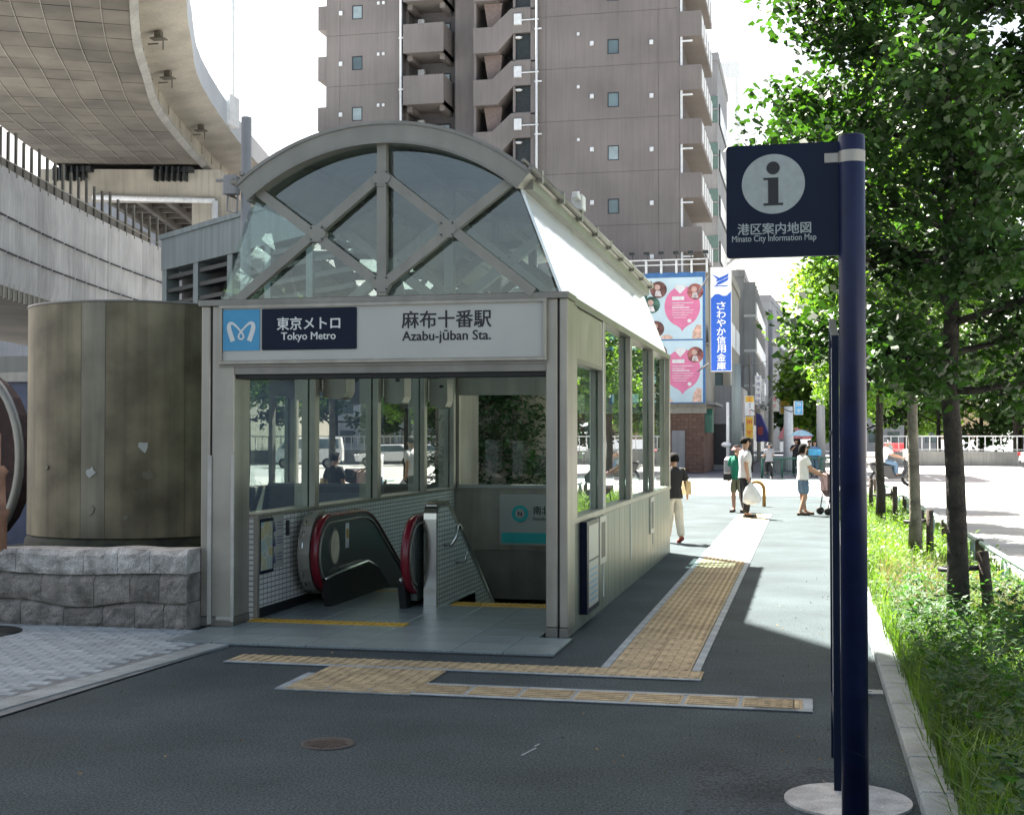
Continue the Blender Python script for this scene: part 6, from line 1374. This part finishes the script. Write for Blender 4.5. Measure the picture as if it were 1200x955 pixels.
# ================================================================ roadside guard rail, stakes
GRL = thing('guard_rail', 'pale green pipe guard rail with hoop supports along the road edge', 'guard rail')
b = MB(); b.tube([(2.02, 6, .46), (2.02, 38, .46)], .03, 8); b.tube([(2.02, 6, .12), (2.02, 38, .12)], .02, 6); b.build('rail', M['palegreen'], GRL)
for k in range(11):
    y = 9.3 + k * 2.7; b = MB(); b.tube([(2.02, y - .16, 0), (2.02, y - .15, .3)] + [(2.02, y - .15 * math.cos(R(a)), .3 + .14 * math.sin(R(a))) for a in (30, 60, 90, 120, 150)] + [(2.02, y + .15, .3), (2.02, y + .16, 0)], .022, 6); b.build('hoop', M['palegreen'], GRL)
for k in range(9): 
    y = 8.4 + k * 4.1; b = MB(); b.bbox(1.96, y, -.1, 2.06, y + .1, .5, .02); b.build('post', M['stake'], GRL)
# ================================================================ trees
def leafmesh(b, centers, n_per, spread, size, rng, flat=.7, fan=True):
    V = []; Fc = []
    for c in centers:
        for _ in range(n_per):
            r = rng.random() ** .5 * spread; th = rng.uniform(0, 6.283); ph = rng.uniform(-1, 1)
            q = math.sqrt(1 - ph * ph)
            x = c[0] + r * q * math.cos(th); y = c[1] + r * q * math.sin(th); z = c[2] + r * ph * flat
            s = size * rng.uniform(.65, 1.25); a = rng.uniform(0, 6.283); droop = rng.uniform(-1.25, -.1); roll = rng.uniform(-.7, .7)
            ca, sa = math.cos(a), math.sin(a); cd_, sd_ = math.cos(droop), math.sin(droop)
            ux, uy, uz = ca * cd_, sa * cd_, sd_; vx, vy, vz = -sa * math.cos(roll), ca * math.cos(roll), math.sin(roll)
            def P(u, v): return (x + ux * u + vx * v, y + uy * u + vy * v, z + uz * u + vz * v)
            o = len(V)
            V += [P(0, 0), P(.6 * s, .62 * s), P(.95 * s, .3 * s), P(.8 * s, 0), P(.95 * s, -.3 * s), P(.6 * s, -.62 * s)]
            Fc += [(o, o + 3, o + 2, o + 1), (o, o + 5, o + 4, o + 3)]
    b.add(V, Fc)
def tree(label, x, y, H, tr, zlow, cr, nbr, n_per, lsize, m, bark, seed, spread=.38, crown_off=(0, 0), name='street_tree', lean=(0, 0), group='street trees in the planting strip', zmid=None):
    rng = random.Random(seed); t = thing(name, label, 'tree', (x, y, 0), 0, group)
    tb = MB(); pts = []; rs = []; K = 10
    for k in range(K + 1):
        u = k / K; pts.append((lean[0] * u + rng.uniform(-.02, .02) * (k > 0), lean[1] * u + rng.uniform(-.02, .02) * (k > 0), u * H * .93)); rs.append(tr * (1.12 if k == 0 else 1) * (1 - .78 * u))
    tb.tube(pts, rs, 12); centers = []
    def branch(p, d, ln, r, lev):
        P = [Vector(p)]; dd = Vector(d).normalized(); n = 5
        for i in range(n):
            dd = (dd + Vector((rng.uniform(-.22, .22), rng.uniform(-.22, .22), rng.uniform(-.1, .16)))).normalized(); P.append(P[-1] + dd * ln / n)
        tb.tube(P, [r * (1 - .16 * i) for i in range(n + 1)], 6 if lev == 0 else 4)
        for i in range(2, n + 1):
            if lev == 0:
                for _ in range(2):
                    dv = (dd + Vector((rng.uniform(-1, 1), rng.uniform(-1, 1), rng.uniform(-.5, .5)))).normalized(); branch(P[i], dv, ln * rng.uniform(.3, .5), r * .45, 1)
            centers.append(tuple(P[i] + Vector((rng.uniform(-.12, .12), rng.uniform(-.12, .12), rng.uniform(-.15, .1)))))
    for k in range(nbr):
        u = (k + rng.random() * .6) / nbr; z = zlow + (H - zlow) * u * .95; a = k * 2.4 + rng.uniform(-.4, .4)
        prof = math.sin(math.pi * min(1, (.28 + u * .72))) ** .6 if u > .3 else .75 + u * .8
        ln = cr * min(1, prof) * rng.uniform(.75, 1.1); pz = Vector((lean[0] * z / H, lean[1] * z / H, z))
        branch(pz, (math.cos(a) + crown_off[0], math.sin(a) + crown_off[1], rng.uniform(.0, .55)), ln, max(.012, tr * .42 * (1 - u * .7)), 0)
    tb.build('trunk', bark, t); lb_ = MB(); leafmesh(lb_, centers, n_per, spread, lsize, rng); lb_.build('crown', m, t); return t
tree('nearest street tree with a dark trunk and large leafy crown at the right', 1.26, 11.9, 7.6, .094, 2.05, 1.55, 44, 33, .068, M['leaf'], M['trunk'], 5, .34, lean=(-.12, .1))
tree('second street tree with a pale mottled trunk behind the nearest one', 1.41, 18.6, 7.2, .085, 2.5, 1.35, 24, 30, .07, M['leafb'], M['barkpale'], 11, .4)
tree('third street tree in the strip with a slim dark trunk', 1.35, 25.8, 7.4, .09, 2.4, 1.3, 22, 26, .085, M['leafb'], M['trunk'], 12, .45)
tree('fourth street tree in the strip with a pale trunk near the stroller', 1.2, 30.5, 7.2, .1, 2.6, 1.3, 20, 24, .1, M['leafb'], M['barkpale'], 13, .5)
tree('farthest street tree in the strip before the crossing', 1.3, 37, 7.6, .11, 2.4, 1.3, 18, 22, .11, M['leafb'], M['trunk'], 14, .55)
def stake(label, x, y, h, lean_=0, tie=True, tx=None):
    t = thing('tree_stake', label, 'tree stake', (x, y, 0), 0, 'timber stakes tied to the street trees'); b = MB(); b.tube([(0, 0, -.05), (lean_ * .5, 0, h * .5), (lean_, 0, h)], [.055, .05, .05], 10); b.build('post', M['stake'], t)
    if tie: b = MB(); b.tube([(lean_, 0, h - .14), (tx - x, 0, h - .16)], .022, 8); b.tube([(tx - x + .118 * math.cos(R(a)), .118 * math.sin(R(a)), h - .16) for a in range(0, 360, 30)], .022, 6, closed=True); b.build('tie', M['black'], t)
stake('leaning timber stake right of the nearest tree trunk', 1.56, 12.15, .72, -.07, True, 1.25)
stake('timber stake beside the second tree trunk', 1.62, 18.7, .74, 0, True, 1.41); stake('dark stake between the second trunk and its outer stake', 1.5, 19.0, .72, 0, False)
stake('timber stake beside the third tree trunk', 1.62, 25.9, .8, 0, True, 1.35); stake('timber stake beside the fourth tree trunk', 1.4, 30.6, .8, 0, True, 1.2)
# trees across the avenue and beyond
TG = 'trees beyond the avenue and the crossing'
for i, (px, D, H, cr, lab) in enumerate(((1010, 96, 10, 4.2, 'tree beyond the crossing just right of the blue pole'), (1062, 104, 9, 4.5, 'low tree behind the red car across the avenue'), (1100, 98, 8, 4.5, 'tree behind the left end of the white railing'), (1150, 100, 8.5, 4.6, 'tree behind the middle of the white railing'), (1196, 97, 9.5, 4.6, 'tree behind the white railing at the right edge'), (955, 72, 7.5, 1.6, 'small tree by the grey pole at the street mouth'), (936, 100, 5, 1.6, 'green tree deep in the side street'))):
    a = at(px, 514, D); tree(lab, a.x, a.y, H, .2, 2.2, cr, 15, 13, .30, M['leafb'] if i % 2 else M['leaf'], M['trunk'], 30 + i, 1.0, group=TG)
for i, (x, y, H) in enumerate(((14, 96, 10), (19, 95, 11), (24, 93, 10), (29, 88, 11), (33, 80, 10), (34, 70, 11), (31, 58, 9), (8, 60, 0))):
    if H: tree('roadside tree across the avenue, seen mirrored in the station side glass', x, y, H, .22, 2.2, 4.2, 14, 12, .34, M['leaf'], M['trunk'], 50 + i, 1.1, group=TG)
# conifer seen through the rear window
t = thing('conifer_hedge', 'dense dark green conifer behind the rear window of the entrance', 'conifer', (-5.1, 21.9, 0)); rng = random.Random(4); cs = []
for k in range(800):
    u = rng.random(); a = rng.uniform(0, 6.283); r = (1.6 - u * .6) * rng.uniform(.3, 1); cs.append((r * math.cos(a), .8 * r * math.sin(a), .2 + 3.4 * u))
b = MB(); leafmesh(b, cs, 34, .28, .07, rng, 1.2); b.build('foliage', M['leafdk'], t); b = MB(); b.tube([(0, 0, 0), (0, 0, 3)], [.15, .04], 8); b.build('trunk', M['trunk'], t)
